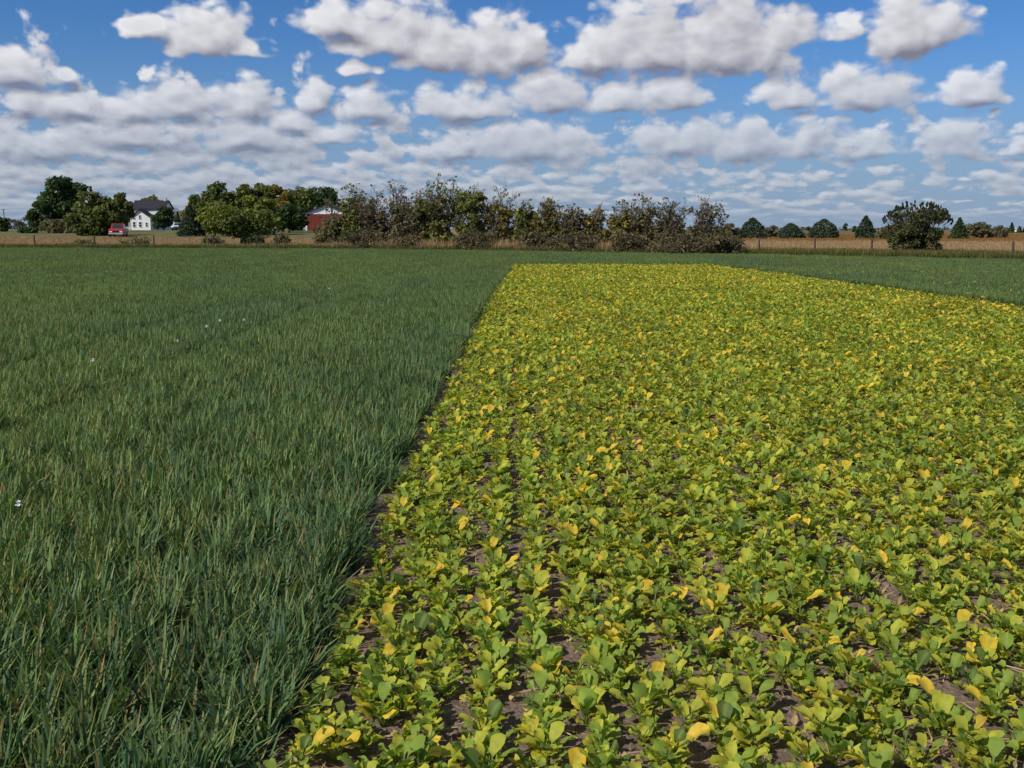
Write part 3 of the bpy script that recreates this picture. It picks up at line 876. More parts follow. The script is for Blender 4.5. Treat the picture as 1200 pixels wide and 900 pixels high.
def conifer(name, label, px, top, wpx, D, seed, p=1.2, pal='spruce', n=4200, size=0.24, group=None, lo=0.04, belly=0.0):
    r = np.random.default_rng(seed)
    x, y, zt = at(px, top, D); z0 = terr(x, D); H = zt - z0; Wd = 1.03 * wpx * D / F_PX
    e = tag(empty(name, (x, D, z0)), label, 'tree', group)
    layers = np.linspace(lo, 0.97, max(7, int(H / 0.42)))
    V, F, K = [], [], []
    f = r.random(n) ** 1.35; f = lo + (1 - lo) * f
    li = np.abs(f[:, None] - layers[None]).argmin(1)
    fl = np.where(r.random(n) < 0.6, f, layers[li] + r.normal(0, 0.02, n))
    prof = (1 - np.clip(fl, 0, 1) ** p)
    if belly: prof = prof * np.clip(0.75 + fl / belly * 0.25, 0.7, 1)
    rad = Wd / 2 * np.clip(prof, 0.03, 1) * (0.6 + 0.45 * r.random(n) ** 0.6)
    nb = 9; ang = (r.integers(0, nb, n) + li * 0.37) * 6.283 / nb + r.normal(0, 0.4, n)
    rad *= 0.86 + 0.28 * np.random.default_rng(seed + 5).random(4000)[(li * nb + (ang * 1.43).astype(int)) % 4000]
    z = fl * H - rad * 0.20 + r.normal(0, 0.03, n) + 0.12
    z = np.clip(z, 0.05, H)
    pts = np.c_[np.cos(ang) * rad, np.sin(ang) * rad, z]
    out = np.c_[np.cos(ang), np.sin(ang), np.full(n, -0.3)] + r.normal(0, 0.75, (n, 3)); out /= np.linalg.norm(out, axis=1)[:, None]
    side = np.cross(out, r.normal(0, 1, (n, 3))); side /= np.linalg.norm(side, axis=1)[:, None]
    s = size * r.uniform(0.6, 1.3, n)
    a = out * s[:, None]; b_ = side * (s * 0.5)[:, None]
    V = np.stack([pts - a, pts - b_, pts + a, pts + b_], 1).reshape(-1, 3)
    c = np.array(PAL[pal])[r.integers(0, 3, n)] * r.uniform(0.7, 1.35, n)[:, None]
    link('crown', npmesh('crown', V, np.arange(4 * n).reshape(-1, 4), M_TREE, np.repeat(c, 4, 0)), e)
    b = MB(); b.tube((0, 0, -0.2), (0, 0, H * 0.95), H * 0.02 + 0.04, 0.02, 6); b.build('trunk', M_BARK, e)
    return e

# --- far left farmstead trees
broad_tree('tall_tree', 'tall dark broadleaf tree, highest at the far left with gaps in its crown', 69, 203, 60, 165, 'dark', 11, lo=0.10, leaves=5200, size=0.36, n_cl=44,
           lobes=[(0.18, 0.30, 0.75), (-0.35, -0.05, 0.62), (0.5, 0.0, 0.62), (-0.1, -0.5, 0.85), (0.25,-0.4,0.8)])
broad_tree('broadleaf_tree', 'low dark tree leaning on the left side of the tall dark tree', 46, 236, 28, 162, 'dark', 12, lo=0.05, leaves=2200, size=0.32, n_cl=22)
broad_tree('dark_shrub', 'flat dark green bush below the tall dark tree', 32, 266, 28, 150, 'dark', 13, lo=0.0, leaves=900, size=0.2, cat='shrub', n_cl=16)
broad_tree('dark_shrub', 'dark bush cut off by the left edge of the picture', 0, 254, 18, 160, 'dark', 14, lo=0.0, leaves=900, size=0.26, cat='shrub', n_cl=14)
broad_tree('broadleaf_tree', 'round bright green tree left of the red pickup', 110, 224, 58, 138, 'green', 15, lo=0.04, leaves=5600, size=0.30, n_cl=60,
           lobes=[(0, 0, 1.0), (-0.35, -0.35, 0.8), (0.3, -0.35, 0.8)])
broad_tree('broadleaf_tree', 'bronzed green tree between the round green tree and the farmhouse', 140, 223, 30, 162, 'olive', 16, lo=0.04, leaves=2600, size=0.30, n_cl=34)
conifer('spruce_tree', 'small pointed spruce tip showing above the round green tree', 106, 219, 16, 185, 17, 1.0, 'dark', 900, 0.3)
broad_tree('broadleaf_tree', 'green tree rising behind the roof of the farmhouse', 180, 227, 30, 268, 'green', 18, lo=0.1, leaves=2200, size=0.45, n_cl=30)
broad_tree('broadleaf_tree', 'darker tree behind the left end of the farmhouse roof', 165, 232, 20, 270, 'dark', 19, lo=0.1, leaves=1400, size=0.42, n_cl=22)
broad_tree('brown_brush', 'brown leafless brush between the tall dark tree and the round green tree', 70, 257, 44, 150, 'brown', 20, lo=0.0, leaves=1500, size=0.22, cat='shrub', n_cl=26)
broad_tree('dark_shrub', 'blackish yew bush against the right front of the farmhouse', 191, 241, 30, 226, 'dark', 21, lo=0.0, leaves=3000, size=0.3, cat='shrub', n_cl=30)
conifer('spruce_tree', 'short dark spruce between the yew bush and the blue spruce', 208, 249, 11, 205, 22, 1.1, 'dark', 900, 0.26)
conifer('spruce_tree', 'broad blue green spruce left of the autumn wood', 222, 241, 29, 135, 23, 1.35, 'spruce', 2600, 0.24)
# --- wood
WG = 'trees of the wood left of the barn'
wood = [
 (229, 238, 30, 160, 'orange', 'yellowing tree low at the left end of the wood'),
 (238, 224, 38, 158, 'green', 'thin topped green tree second from the left in the wood'),
 (262, 212, 46, 165, 'green', 'high green tree at the left shoulder of the wood'),
 (288, 213, 40, 168, 'olive', 'bronze green tree right of the left shoulder of the wood'),
 (308, 210, 34, 170, 'green', 'highest green tree in the middle of the wood'),
 (330, 215, 36, 160, 'orange', 'orange tinted tree in the middle of the wood'),
 (352, 213, 46, 208, 'green', 'wide green tree right of the orange tinted tree'),
 (380, 217, 46, 215, 'dark', 'dark tree above the red barn'),
 (349, 250, 24, 185, 'dark', 'low dark tree directly left of the red barn'),
 (250, 236, 40, 135, 'ygreen', 'yellow green tree in front at the left of the wood'),
 (302, 228, 46, 140, 'ygreen', 'yellow green tree in front of the middle of the wood'),
 (338, 238, 38, 150, 'dark', 'dark leaved tree left of the barn corner'),
]
for i, (px, top, w, D, pal, lab) in enumerate(wood):
    broad_tree('broadleaf_tree', lab, px, top, w, D, pal, 40 + i, lo=0.03, leaves=3000, size=0.33, group=WG, n_cl=38)
broad_tree('apple_tree', 'low spreading green tree with a short dark trunk behind the fence', 281, 237, 74, 85, [(0.11,0.15,0.035),(0.15,0.185,0.038),(0.085,0.12,0.03),(0.19,0.20,0.045)], 60, lo=0.24, leaves=6500, size=0.15, n_cl=70, trunk_r=0.14,
           lobes=[(0, 0, 0.9), (-0.45, -0.25, 0.7), (0.45, -0.25, 0.7)])
for i, (px, top, w, lab) in enumerate([(298, 272, 30, 'low dark thicket beside the short trunked green tree'), (330, 272, 30, 'brown thicket with a fence post left of the barn'),
                                       (380, 272, 30, 'brown bush in front of the barn corner'), (160, 279, 40, 'low weedy bush by the third fence post'), (98, 281, 34, 'small weedy clump by the second fence post'), (248, 276, 34, 'weedy clump hiding the wheels of the pale blue car')]):
    hedge_shrub('thicket', lab, px, top, w, 83.5, 'brown' if i != 0 else 'dark', 70 + i, leaves=1400, bare=0.2, size=0.09, nstem=5, group='thickets along the fence', low=0.02)

# --- hedgerow
hedge = [
 (388, 234, 44, 84, 'brown', 0.6, 0.0, 'olive bush in front of the right half of the barn'),
 (414, 216, 38, 83, 'olive', 0.25, 0.0, 'brown green bush just right of the barn'),
 (440, 219, 38, 82, 'brown', 0.45, 0.01, 'brown twiggy bush with a thin top, second right of the barn'),
 (468, 216, 38, 81, 'brown', 0.50, 0.01, 'half bare brown bush with one tall dead twig'),
 (492, 224, 36, 80, 'brown', 0.40, 0.02, 'reddish brown bush against the left flank of the highest hedge tree'),
 (514, 206, 58, 80, 'olive', 0.42, 0.02, 'highest tree of the hedgerow with an open airy top'),
 (553, 215, 52, 79, 'olive', 0.22, 0.02, 'dense olive tree with a thick dark trunk right of the highest hedge tree'),
 (588, 219, 44, 79, 'ochre', 0.40, 0.05, 'ochre and yellow speckled tree right of the dense olive tree'),
 (616, 236, 36, 78, 'olive', 0.30, 0.04, 'low olive bush where the hedgerow drops'),
 (643, 233, 38, 77, 'ochre', 0.38, 0.10, 'bush with the brightest yellow leaves near the middle of the hedgerow'),
 (668, 239, 38, 76, 'brown', 0.42, 0.03, 'thin brown bush between two yellow leaved bushes'),
 (700, 236, 44, 76, 'ochre', 0.40, 0.07, 'ochre bush right of the thin brown bush'),
 (728, 236, 42, 75, 'ochre', 0.42, 0.05, 'yellow flecked bush left of the tall sparse bushes'),
 (752, 229, 38, 74, 'brown', 0.62, 0.01, 'tall sparse bush with dark twig tips, third from the right end of the hedgerow'),
 (786, 230, 40, 73, 'plum', 0.62, 0.0, 'purplish dark bush, second from the right end of the hedgerow'),
 (828, 231, 48, 72, 'plum', 0.78, 0.0, 'bare topped twiggy bush at the right end of the hedgerow'),
]
for i, (px, top, w, D, pal, bare, br, lab) in enumerate(hedge):
    hedge_shrub('hedge_bush', lab, px, top, w, D, pal, 100 + i, leaves=4200 if pal in ('olive',) else 2600, low=0.06, bare=bare, bright=br * 0.9, size=0.135, nstem=9)
hedge_shrub('hedge_bush', 'single tall dead sapling rising above the brown bushes', 461, 212, 10, 81.5, 'brown', 130, leaves=60, bare=0.5, nstem=2)
for i, (px, top, w, lab) in enumerate([(432, 258, 40, 'low brown brush under the bushes right of the barn'), (480, 262, 44, 'low brown brush left below the highest hedge tree'),
                                       (560, 262, 40, 'dark brush at the foot of the dense olive tree'), (630, 256, 50, 'dark brown brush below the dip of the hedgerow'),
                                       (680, 258, 50, 'dark brown brush in the middle of the hedgerow foot'), (740, 258, 50, 'brown brush below the sparse bushes'),
                                       (800, 256, 60, 'grey brown brush below the right end bushes'), (850, 268, 46, 'low rusty brush past the right end of the hedgerow')]):
    k = (px - 600) / F_PX
    hedge_shrub('low_brush', lab, px, top + [12, 15, 9, 13, 16, 14, 19, 7][i], w * (1.7 - 0.5 * (i % 2)), float(field_end(k * (78 - (px - 430) * 0.02))) + 0.9, 'brush', 140 + i, leaves=2600, bare=0.15, size=0.10, nstem=8, group='low brush at the foot of the hedgerow', low=0.03)

# --- right side
CG = 'conifers on the far field at right'
conifer('spruce_tree', 'round blue green conifer nearest the right end of the hedgerow', 882, 256, 29, 142, 201, 3.6, 'spruce', 2600, 0.20, CG)
conifer('spruce_tree', 'lowest blue green conifer with a ragged flat top', 927, 262.5, 28, 142, 202, 5.0, 'spruce', 2200, 0.20, CG)
conifer('spruce_tree', 'dome shaped dark conifer with an even round top', 966, 257.5, 30, 142, 203, 5.0, 'spruce', 3000, 0.19, CG)
conifer('spruce_tree', 'cone shaped conifer left of the big leafy bush', 1015, 253.5, 23, 142, 204, 2.1, 'spruce', 2400, 0.19, CG)
conifer('spruce_tree', 'green conifer peeping out right behind the big leafy bush', 1125, 256, 21, 138, 205, 1.5, 'dark', 2000, 0.2, CG)
broad_tree('bare_bush', 'rust coloured bush between the cone shaped conifer and the big leafy bush', 1044, 264, 34, 130, 'brown', 206, lo=0.0, leaves=1600, size=0.16, cat='shrub', n_cl=24)
broad_tree('bare_bush', 'grey brown round bush right of the green conifer', 1146, 260, 30, 150, 'plum', 207, lo=0.0, leaves=1500, size=0.2, cat='shrub', n_cl=22)
broad_tree('bare_bush', 'low grey brown bush at the end of the far bush row at right', 1169, 264, 26, 150, 'plum', 208, lo=0.0, leaves=1200, size=0.2, cat='shrub', n_cl=18)
broad_tree('bare_bush', 'rust brown bush filling the gap after the hedgerow', 858, 256, 22, 150, 'brown', 209, lo=0.0, leaves=900, size=0.2, cat='shrub', n_cl=16)
broad_tree('bare_bush', 'grey brown bush just right of the first round conifer', 903, 264, 20, 160, 'plum', 210, lo=0.0, leaves=900, size=0.2, cat='shrub', n_cl=16)
for i, (px, top, w, lab) in enumerate([(991, 261, 7, 'tiny dark tree on the horizon left of the cone shaped conifer'), (1001, 264.5, 7, 'tiny bush on the horizon next to the cone shaped conifer'),
                                       (948, 266, 8, 'tiny bush on the horizon between two conifers'), (1172, 269, 5, 'speck of a bush on the right horizon, left of its neighbour'),
                                       (1179, 269.5, 5, 'speck of a bush on the right horizon beside the far dark conifer')]):
    broad_tree('far_bush', lab, px, top - 1, w, 480, 'dark', 220 + i, lo=0.0, leaves=220, size=0.45, n_cl=10)
conifer('far_conifer', 'dark pointed conifer on the right horizon', 1186, 261, 6.5, 420, 230, 1.4, 'dark', 500, 0.45)
conifer('far_conifer', 'smaller dark conifer at the very right edge of the horizon', 1195, 265.5, 6, 420, 231, 1.6, 'dark', 400, 0.4)
broad_tree('far_bush', 'dark far bush cut by the right edge of the picture', 1203, 267, 8, 420, 'dark', 232, lo=0, leaves=260, size=0.4, n_cl=8)

def big_bush():
    """upright leaves standing at every twig end"""
    r = np.random.default_rng(300); D = 58.5
    x, y, zt = at(1076, 234, D); H = zt; Wd = 78 * D / F_PX
    e = tag(empty('leafy_bush', (x, D, 0)), 'big dark bush with upright leaves at its twig tips, alone at right before the verge', 'bush')
    b = MB(); tw = MB(); tips = []
    for i in range(16):
        a = r.uniform(0, 6.28); rr = Wd / 2 * (0.25 + 0.7 * r.random() ** 0.6); base = Vector((r.normal(0, 0.16), r.normal(0, 0.16), -0.05))
        end = Vector((math.cos(a) * rr, math.sin(a) * rr, H * (0.55 + 0.32 * math.sqrt(max(0, 1 - (rr / (Wd / 2)) ** 2)))))
        limbs(b, r, base, end, 0.045, 0.05, 4)
        for j in range(14):
            f = r.uniform(0.35, 1.0); st = base.lerp(end, f)
            q = st + Vector((r.normal(0, 0.3), r.normal(0, 0.3), r.uniform(0.2, 0.75)))
            lim = math.sqrt(max(0.02, 1 - (q.x ** 2 + q.y ** 2) / (Wd / 2) ** 2)); q.z = min(q.z, H * (0.5 + 0.47 * lim))
            tw.tube(st, q, 0.014, 0.007, 3); tips.append(q)
    b.build('stems', M_BARK, e); tw.build('twigs', M_TWIG, e)
    C, Rr = [], []
    for i in range(80):
        a = r.uniform(0, 6.28); q = r.random() ** 0.5; zz = H * r.uniform(0.06, 0.80)
        lim = Wd / 2 * (0.55 + 0.45 * min(1, zz / (0.45 * H))) * (1.0 if zz < 0.55 * H else 0.85)
        C.append((math.cos(a) * q * lim * 0.88, math.sin(a) * q * lim * 0.8, zz)); Rr.append(r.uniform(0.25, 0.5))
    V, F, K = leaf_cloud(r, C, Rr, 11000, 0.085, [(0.085,0.105,0.035),(0.11,0.115,0.04),(0.08,0.11,0.032),(0.115,0.095,0.045)])
    link('foliage', npmesh('foliage', V, F, M_TREE, K), e)
    # upright tip leaves
    tp = []
    for i in range(240):
        a = r.uniform(0, 6.28); q = r.random() ** 0.4 * 0.98
        lim = math.sqrt(1 - q * q)
        tp.append((math.cos(a) * q * Wd / 2 * 1.02, math.sin(a) * q * Wd / 2, H * (0.50 + 0.49 * lim * r.uniform(0.8, 1.0))))
    tp = np.array(tp); n = len(tp)
    axis = np.c_[tp[:, 0] * 0.12, tp[:, 1] * 0.1, np.ones(n)] + r.normal(0, 0.18, (n, 3)); axis /= np.linalg.norm(axis, axis=1)[:, None]
    side = np.cross(axis, r.normal(size=(n, 3))); side /= np.linalg.norm(side, axis=1)[:, None]; s2 = np.cross(axis, side)
    s = r.uniform(0.10, 0.14, n)
    Vs, Fs = [], []
    for (A, Bd) in ((axis, side), (axis, s2)):
        a_, b_ = A * s[:, None], Bd * (s * 0.6)[:, None]
        Vs.append(np.stack([tp - a_, tp - b_ * 0.9 - a_ * 0.1, tp + a_, tp + b_ * 0.9 - a_ * 0.1], 1).reshape(-1, 3))
        Fs.append(np.arange(4 * n).reshape(-1, 4) + len(Fs) * 4 * n)
    K = np.repeat(np.array([(0.042, 0.052, 0.026)]) * r.uniform(0.6, 1.3, 2 * n)[:, None], 4, 0)
    link('tip_leaves', npmesh('tip_leaves', np.vstack(Vs), np.vstack(Fs), M_TREE, K), e)
    t2 = MB()
    for p in tp[::1]:
        q = Vector(p); st = Vector((q.x * 0.8, q.y * 0.8, q.z - 0.35)); t2.tube(st, q, 0.008, 0.005, 3)
    t2.build('fine_twigs', M_TWIG, e)
big_bush()

# --- the far-off wood on the left horizon
def far_wood():
    r = np.random.default_rng(400); C, Rr = [], []
    for i in range(420):
        D = r.uniform(560, 640); px = r.uniform(-120, 330)
        x = (px - 600) / F_PX * D
        C.append((x, D, 1.3 + r.uniform(0.5, 6.3))); Rr.append(r.uniform(1.4, 2.8))
    V, F, K = leaf_cloud(r, C, Rr, 16000, 0.8, [(0.10,0.095,0.075),(0.12,0.10,0.085),(0.085,0.095,0.06),(0.11,0.085,0.07)])
    o = link('far_wood', npmesh('far_wood', V, F, M_TREE, K))
    tag(o, 'grey brown wood on the far horizon at left', 'wood', kind='stuff')
    C, Rr = [], []
    for i in range(260):
        D = r.uniform(880, 980); px = r.uniform(820, 1300); x = (px - 600) / F_PX * D
        C.append((x, D, r.uniform(0.5, 2.6))); Rr.append(r.uniform(0.8, 2.0))
    V, F, K = leaf_cloud(r, C, Rr, 5000, 0.8, [(0.10,0.10,0.07),(0.08,0.09,0.06)])
    tag(link('far_hedges', npmesh('far_hedges', V, F, M_TREE, K)), 'thin dark line of hedges along the right horizon', 'hedge', kind='stuff')
far_wood()

# ------------------------------------------------------------------ fence posts
def post(px, lab, D=None, hgt=1.15, r0=0.065):
    k = (px - 600) / F_PX
    if D is None:
        y = 80.0
        for _ in range(6): y = float(field_end(k * y))
        D = y + 0.9
    x = k * D
    r = np.random.default_rng(int(px)); b = MB()
    p = Vector((0, 0, -0.3)); lean = r.normal(0, 0.02, 2)
    for i, z in enumerate((0.35, 0.75, hgt)):
        q = Vector((lean[0] * z + r.normal(0, 0.004), lean[1] * z, z)); b.tube(p, q, r0 * (1.05 - 0.08 * i), r0 * (0.97 - 0.08 * i), 8); p = q
    o = b.build('fence_post', M_POST, loc=(x, D, terr(x, D)))
    tag(o, lab, 'fence post', 'wooden fence posts along the field edge')
post(46, 'leftmost wooden fence post, in front of the tall dark tree')
post(115.5, 'wooden fence post below the round green tree')
post(184.5, 'wooden fence post right below the farmhouse')
post(253.5, 'wooden fence post left of the short trunk of the spreading tree')
post(326.5, 'wooden fence post in the brown thicket left of the barn')
post(399, 'wooden fence post in the dry grass right of the barn', r0=0.055)
post(887, 'wooden fence post below the first round conifer', hgt=1.0)
post(952, 'slim wooden fence post just left of the dome shaped conifer', hgt=1.2)
post(1017, 'wooden fence post below the cone shaped conifer', hgt=1.1)
post(1182, 'wooden fence post near the right edge of the picture', hgt=1.0)

# ------------------------------------------------------------------ farmstead
def yard():
    xs = np.arange(-125, -18, 7.0); ys = np.arange(128, 256, 8.0)
    tag(grid('farmyard_lawn', xs, ys, lambda x, y: terr(x, y) + 0.02, M_LAWN), kind='structure')
    # pale drive from the house to the right
    V, F = [], []
    for i, f in enumerate(np.linspace(0, 1, 12)):
        x = -66 + 22 * f; y = 178 + 10 * math.sin(f * 2.2)
        V += [(x, y, terr(x, y) + 0.03), (x, y + 5, terr(x, y + 5) + 0.03)]
        if i: F.append((2*i-2, 2*i, 2*i+1, 2*i-1))
    tag(link('driveway', npmesh('driveway', np.array(V), np.array(F), M_GRAVEL)), kind='structure')
yard()

def window(parent, x, y, z, w, h, depth=0.06):
    f = MB()
    f.box(x - w/2 - 0.09, x - w/2, y - depth, y + 0.02, z - 0.09, z + h + 0.09)
    f.box(x + w/2, x + w/2 + 0.09, y - depth, y + 0.02, z - 0.09, z + h + 0.09)
    f.box(x - w/2, x + w/2, y - depth, y + 0.02, z + h, z + h + 0.09)
    f.box(x - w/2, x + w/2, y - depth - 0.03, y + 0.02, z - 0.09, z)
    f.box(x - w/2, x + w/2, y - depth + 0.015, y + 0.01, z + h/2 - 0.025, z + h/2 + 0.025)
    o = f.build('window', M_TRIM, parent)
    for z0 in (z, z + h/2 + 0.025):
        MB().box(x - w/2, x + w/2, y - 0.03, y - 0.012, z0, z0 + h/2 - 0.025).build('pane', M_GLASS, o)
    return o

def house():
    D = 240.0
    px_m = F_PX / D
    x0 = (179.5 - 600) / px_m
    e = tag(empty('farmhouse', (x0, D, terr(x0, D))), 'white two storey farmhouse with dark roof and a front gable', 'house')
    hw = 3.8; eav = 5.1; ridge = 6.9
    MB().box(-hw, hw, 0, 6.4, -0.2, eav).poly([(-hw,0,eav),(-hw,6.4,eav),(-hw,3.2,ridge),(hw,0,eav),(hw,6.4,eav),(hw,3.2,ridge)], [(0,1,2),(3,5,4)]).build('wall', M_WHITE, e)
    t = 0.16; o_ = 0.35
    rf = MB().prism([(-o_, eav - o_*0.56), (3.2, ridge), (6.4 + o_, eav - o_*0.56), (6.4 + o_, eav + t - o_*0.56), (3.2, ridge + t + 0.03), (-o_, eav + t - o_*0.56)], -hw - 0.3, hw + 0.3, 'x').build('roof', M_ROOF, e)
    ch = MB().box(hw - 1.0, hw - 0.35, 2.9, 3.5, ridge - 0.4, ridge + 0.75).build('chimney', M_BRICK, rf)
    # front wing, gable to the camera
    wx0, wx1 = -2.9, 1.7; wm = (wx0 + wx1) / 2; we = 3.0; wr = 4.6; fy = -3.6
    MB().box(wx0, wx1, fy, -0.003, -0.2, we).poly([(wx0,fy,we),(wx1,fy,we),(wm,fy,wr),(wx0,-0.003,we),(wx1,-0.003,we),(wm,-0.003,wr)], [(0,1,2),(4,3,5)]).build('front_wing_wall', M_WHITE, e)
    s = (wr - we) / (wm - wx0)
    MB().prism([(wx0 - 0.3, we - 0.3*s), (wm, wr), (wx1 + 0.3, we - 0.3*s), (wx1 + 0.3, we + 0.2 - 0.3*s), (wm, wr + 0.25), (wx0 - 0.3, we + 0.2 - 0.3*s)], fy - 0.35, -0.006, 'y').build('front_wing_roof', M_ROOF, e)
    for x in (wm - 1.45, wm - 0.05): 
        window(e, x, fy, 2.55 if x < wm - 1 else 2.6, 0.5, 0.85)
        window(e, x, fy, 0.75, 0.6, 1.15)
    window(e, wm + 1.45, fy, 0.85, 0.5, 0.9)
    window(e, -3.35, 0, 3.9, 0.5, 0.8); window(e, 2.6, 0, 3.5, 0.6, 1.0); window(e, 2.6, 0, 0.8, 0.6, 1.2)
    MB().box(wx0 - 0.02, wx0 + 0.14, fy - 0.04, fy - 0.002, -0.1, we).box(wx1 - 0.14, wx1 + 0.02, fy - 0.04, fy - 0.002, -0.1, we).build('corner_board', M_TRIM, e)
    # low side porch in shade at left
    pr = MB().prism([(-4.7, 2.25), (-2.92, 2.75), (-2.92, 2.85), (-4.7, 2.36)], -3.0, -0.01, 'y').build('porch_roof', M_ROOF, e)
    for yy in (-2.9, -0.3):
        MB().box(-4.6, -4.46, yy, yy + 0.14, -0.1, 2.29).build('porch_post', M_TRIM, e)
    dr = MB().box(-3.75, -2.98, -0.06, -0.004, 0.1, 2.1).build('door', M_POST, e)
    MB().tube((-3.1, -0.09, 1.0), (-3.1, -0.05, 1.0), 0.04, 0.04, 8).build('handle', M_STEEL, dr)
house()

def shed(px, D, w, h, ridge, depth, label, name, mw, mr, seed=0):
    x0 = (px - 600) * D / F_PX
    e = tag(empty(name, (x0, D, terr(x0, D))), label, 'building')
    MB().box(-w/2, w/2, 0, depth, -0.2, h).poly([(-w/2,0,h),(w/2,0,h),(0,0,ridge),(-w/2,depth,h),(w/2,depth,h),(0,depth,ridge)], [(0,1,2),(4,3,5)]).build('wall', mw, e)
    s = (ridge - h) / (w / 2)
    MB().prism([(-w/2 - 0.25, h - 0.25*s), (0, ridge), (w/2 + 0.25, h - 0.25*s), (w/2 + 0.25, h + 0.12 - 0.25*s), (0, ridge + 0.16), (-w/2 - 0.25, h + 0.12 - 0.25*s)], -0.3, depth + 0.3, 'y').build('roof', mr, e)
    MB().box(-0.5, 0.5, -0.06, -0.003, 0, 2.1).build('door', M_TRIM, e)
    return e
shed(203.5, 262, 2.6, 4.9, 5.7, 6, 'white outbuilding showing between the yew bush and the short spruce', 'outbuilding', M_WHITE, M_STEEL)
shed(1190, 520, 3.2, 1.4, 1.9, 5, 'tiny white shed on the right horizon under the dark conifers', 'shed', M_WHITE, M_STEEL)

def barn():
    D = 190.0; x0 = (386 - 600) * D / F_PX
    e = tag(empty('barn', (x0, D, terr(x0, D))), 'red barn with white upper gable and white corner board behind the bushes', 'barn')
    hw = 4.0; h = 3.2; mid = (1.9, 4.4); ridge = 4.75
    prof = [(-hw, -0.2), (hw, -0.2), (hw, h), (0, ridge), (-hw, h)]
    MB().box(-hw, hw, 0, 12, -0.2, h).build('wall', M_REDW, e)
    MB().prism([(-hw, h + 0.003), (hw, h + 0.003), (0, ridge)], 0.0, 12.0, 'y').build('gable', M_WHITE, e)
    s = (ridge - h) / hw
    MB().prism([(-hw - 0.4, h - 0.4*s), (0, ridge), (hw + 0.4, h - 0.4*s), (hw + 0.4, h + 0.16 - 0.4*s), (0, ridge + 0.2), (-hw - 0.4, h + 0.16 - 0.4*s)], -0.4, 12.4, 'y').build('roof', M_ROOF, e)
    for x in (-hw, hw - 0.2): MB().box(x - 0.02, x + 0.22, -0.05, -0.003, -0.1, h).build('corner_board', M_TRIM, e)
    n = 26; wd = (2 * hw - 0.5) / n
    for i in range(n):      # upright boards with open joints
        a = -hw + 0.25 + i * wd
        MB().box(a + 0.012, a + wd - 0.012, -0.028 - 0.006 * (i % 3), -0.003, 0.0, h - 0.16).build('board', M_REDW, e)
    MB().box(-hw + 0.25, hw - 0.25, -0.06, -0.003, h - 0.14, h + 0.04).build('fascia', M_TRIM, e)
    d = MB().box(-1.5, 1.5, -0.09, -0.045, 0, 2.6).build('door', M_REDW, e)
    for a, b_, c, f in ((-1.5, 1.5, 0, 0.14), (-1.5, 1.5, 2.46, 2.6), (-1.5, -1.36, 0.14, 2.46), (1.36, 1.5, 0.14, 2.46)):
        MB().box(a, b_, -0.12, -0.092, c, f).build('door_trim', M_REDW, d)
    w = MB().box(-0.35, 0.35, -0.05, -0.003, 3.55, 4.15).build('loft_window', M_TRIM, e)
    MB().box(-0.25, 0.25, -0.07, -0.052, 3.65, 4.05).build('pane', M_GLASS, w)
barn()

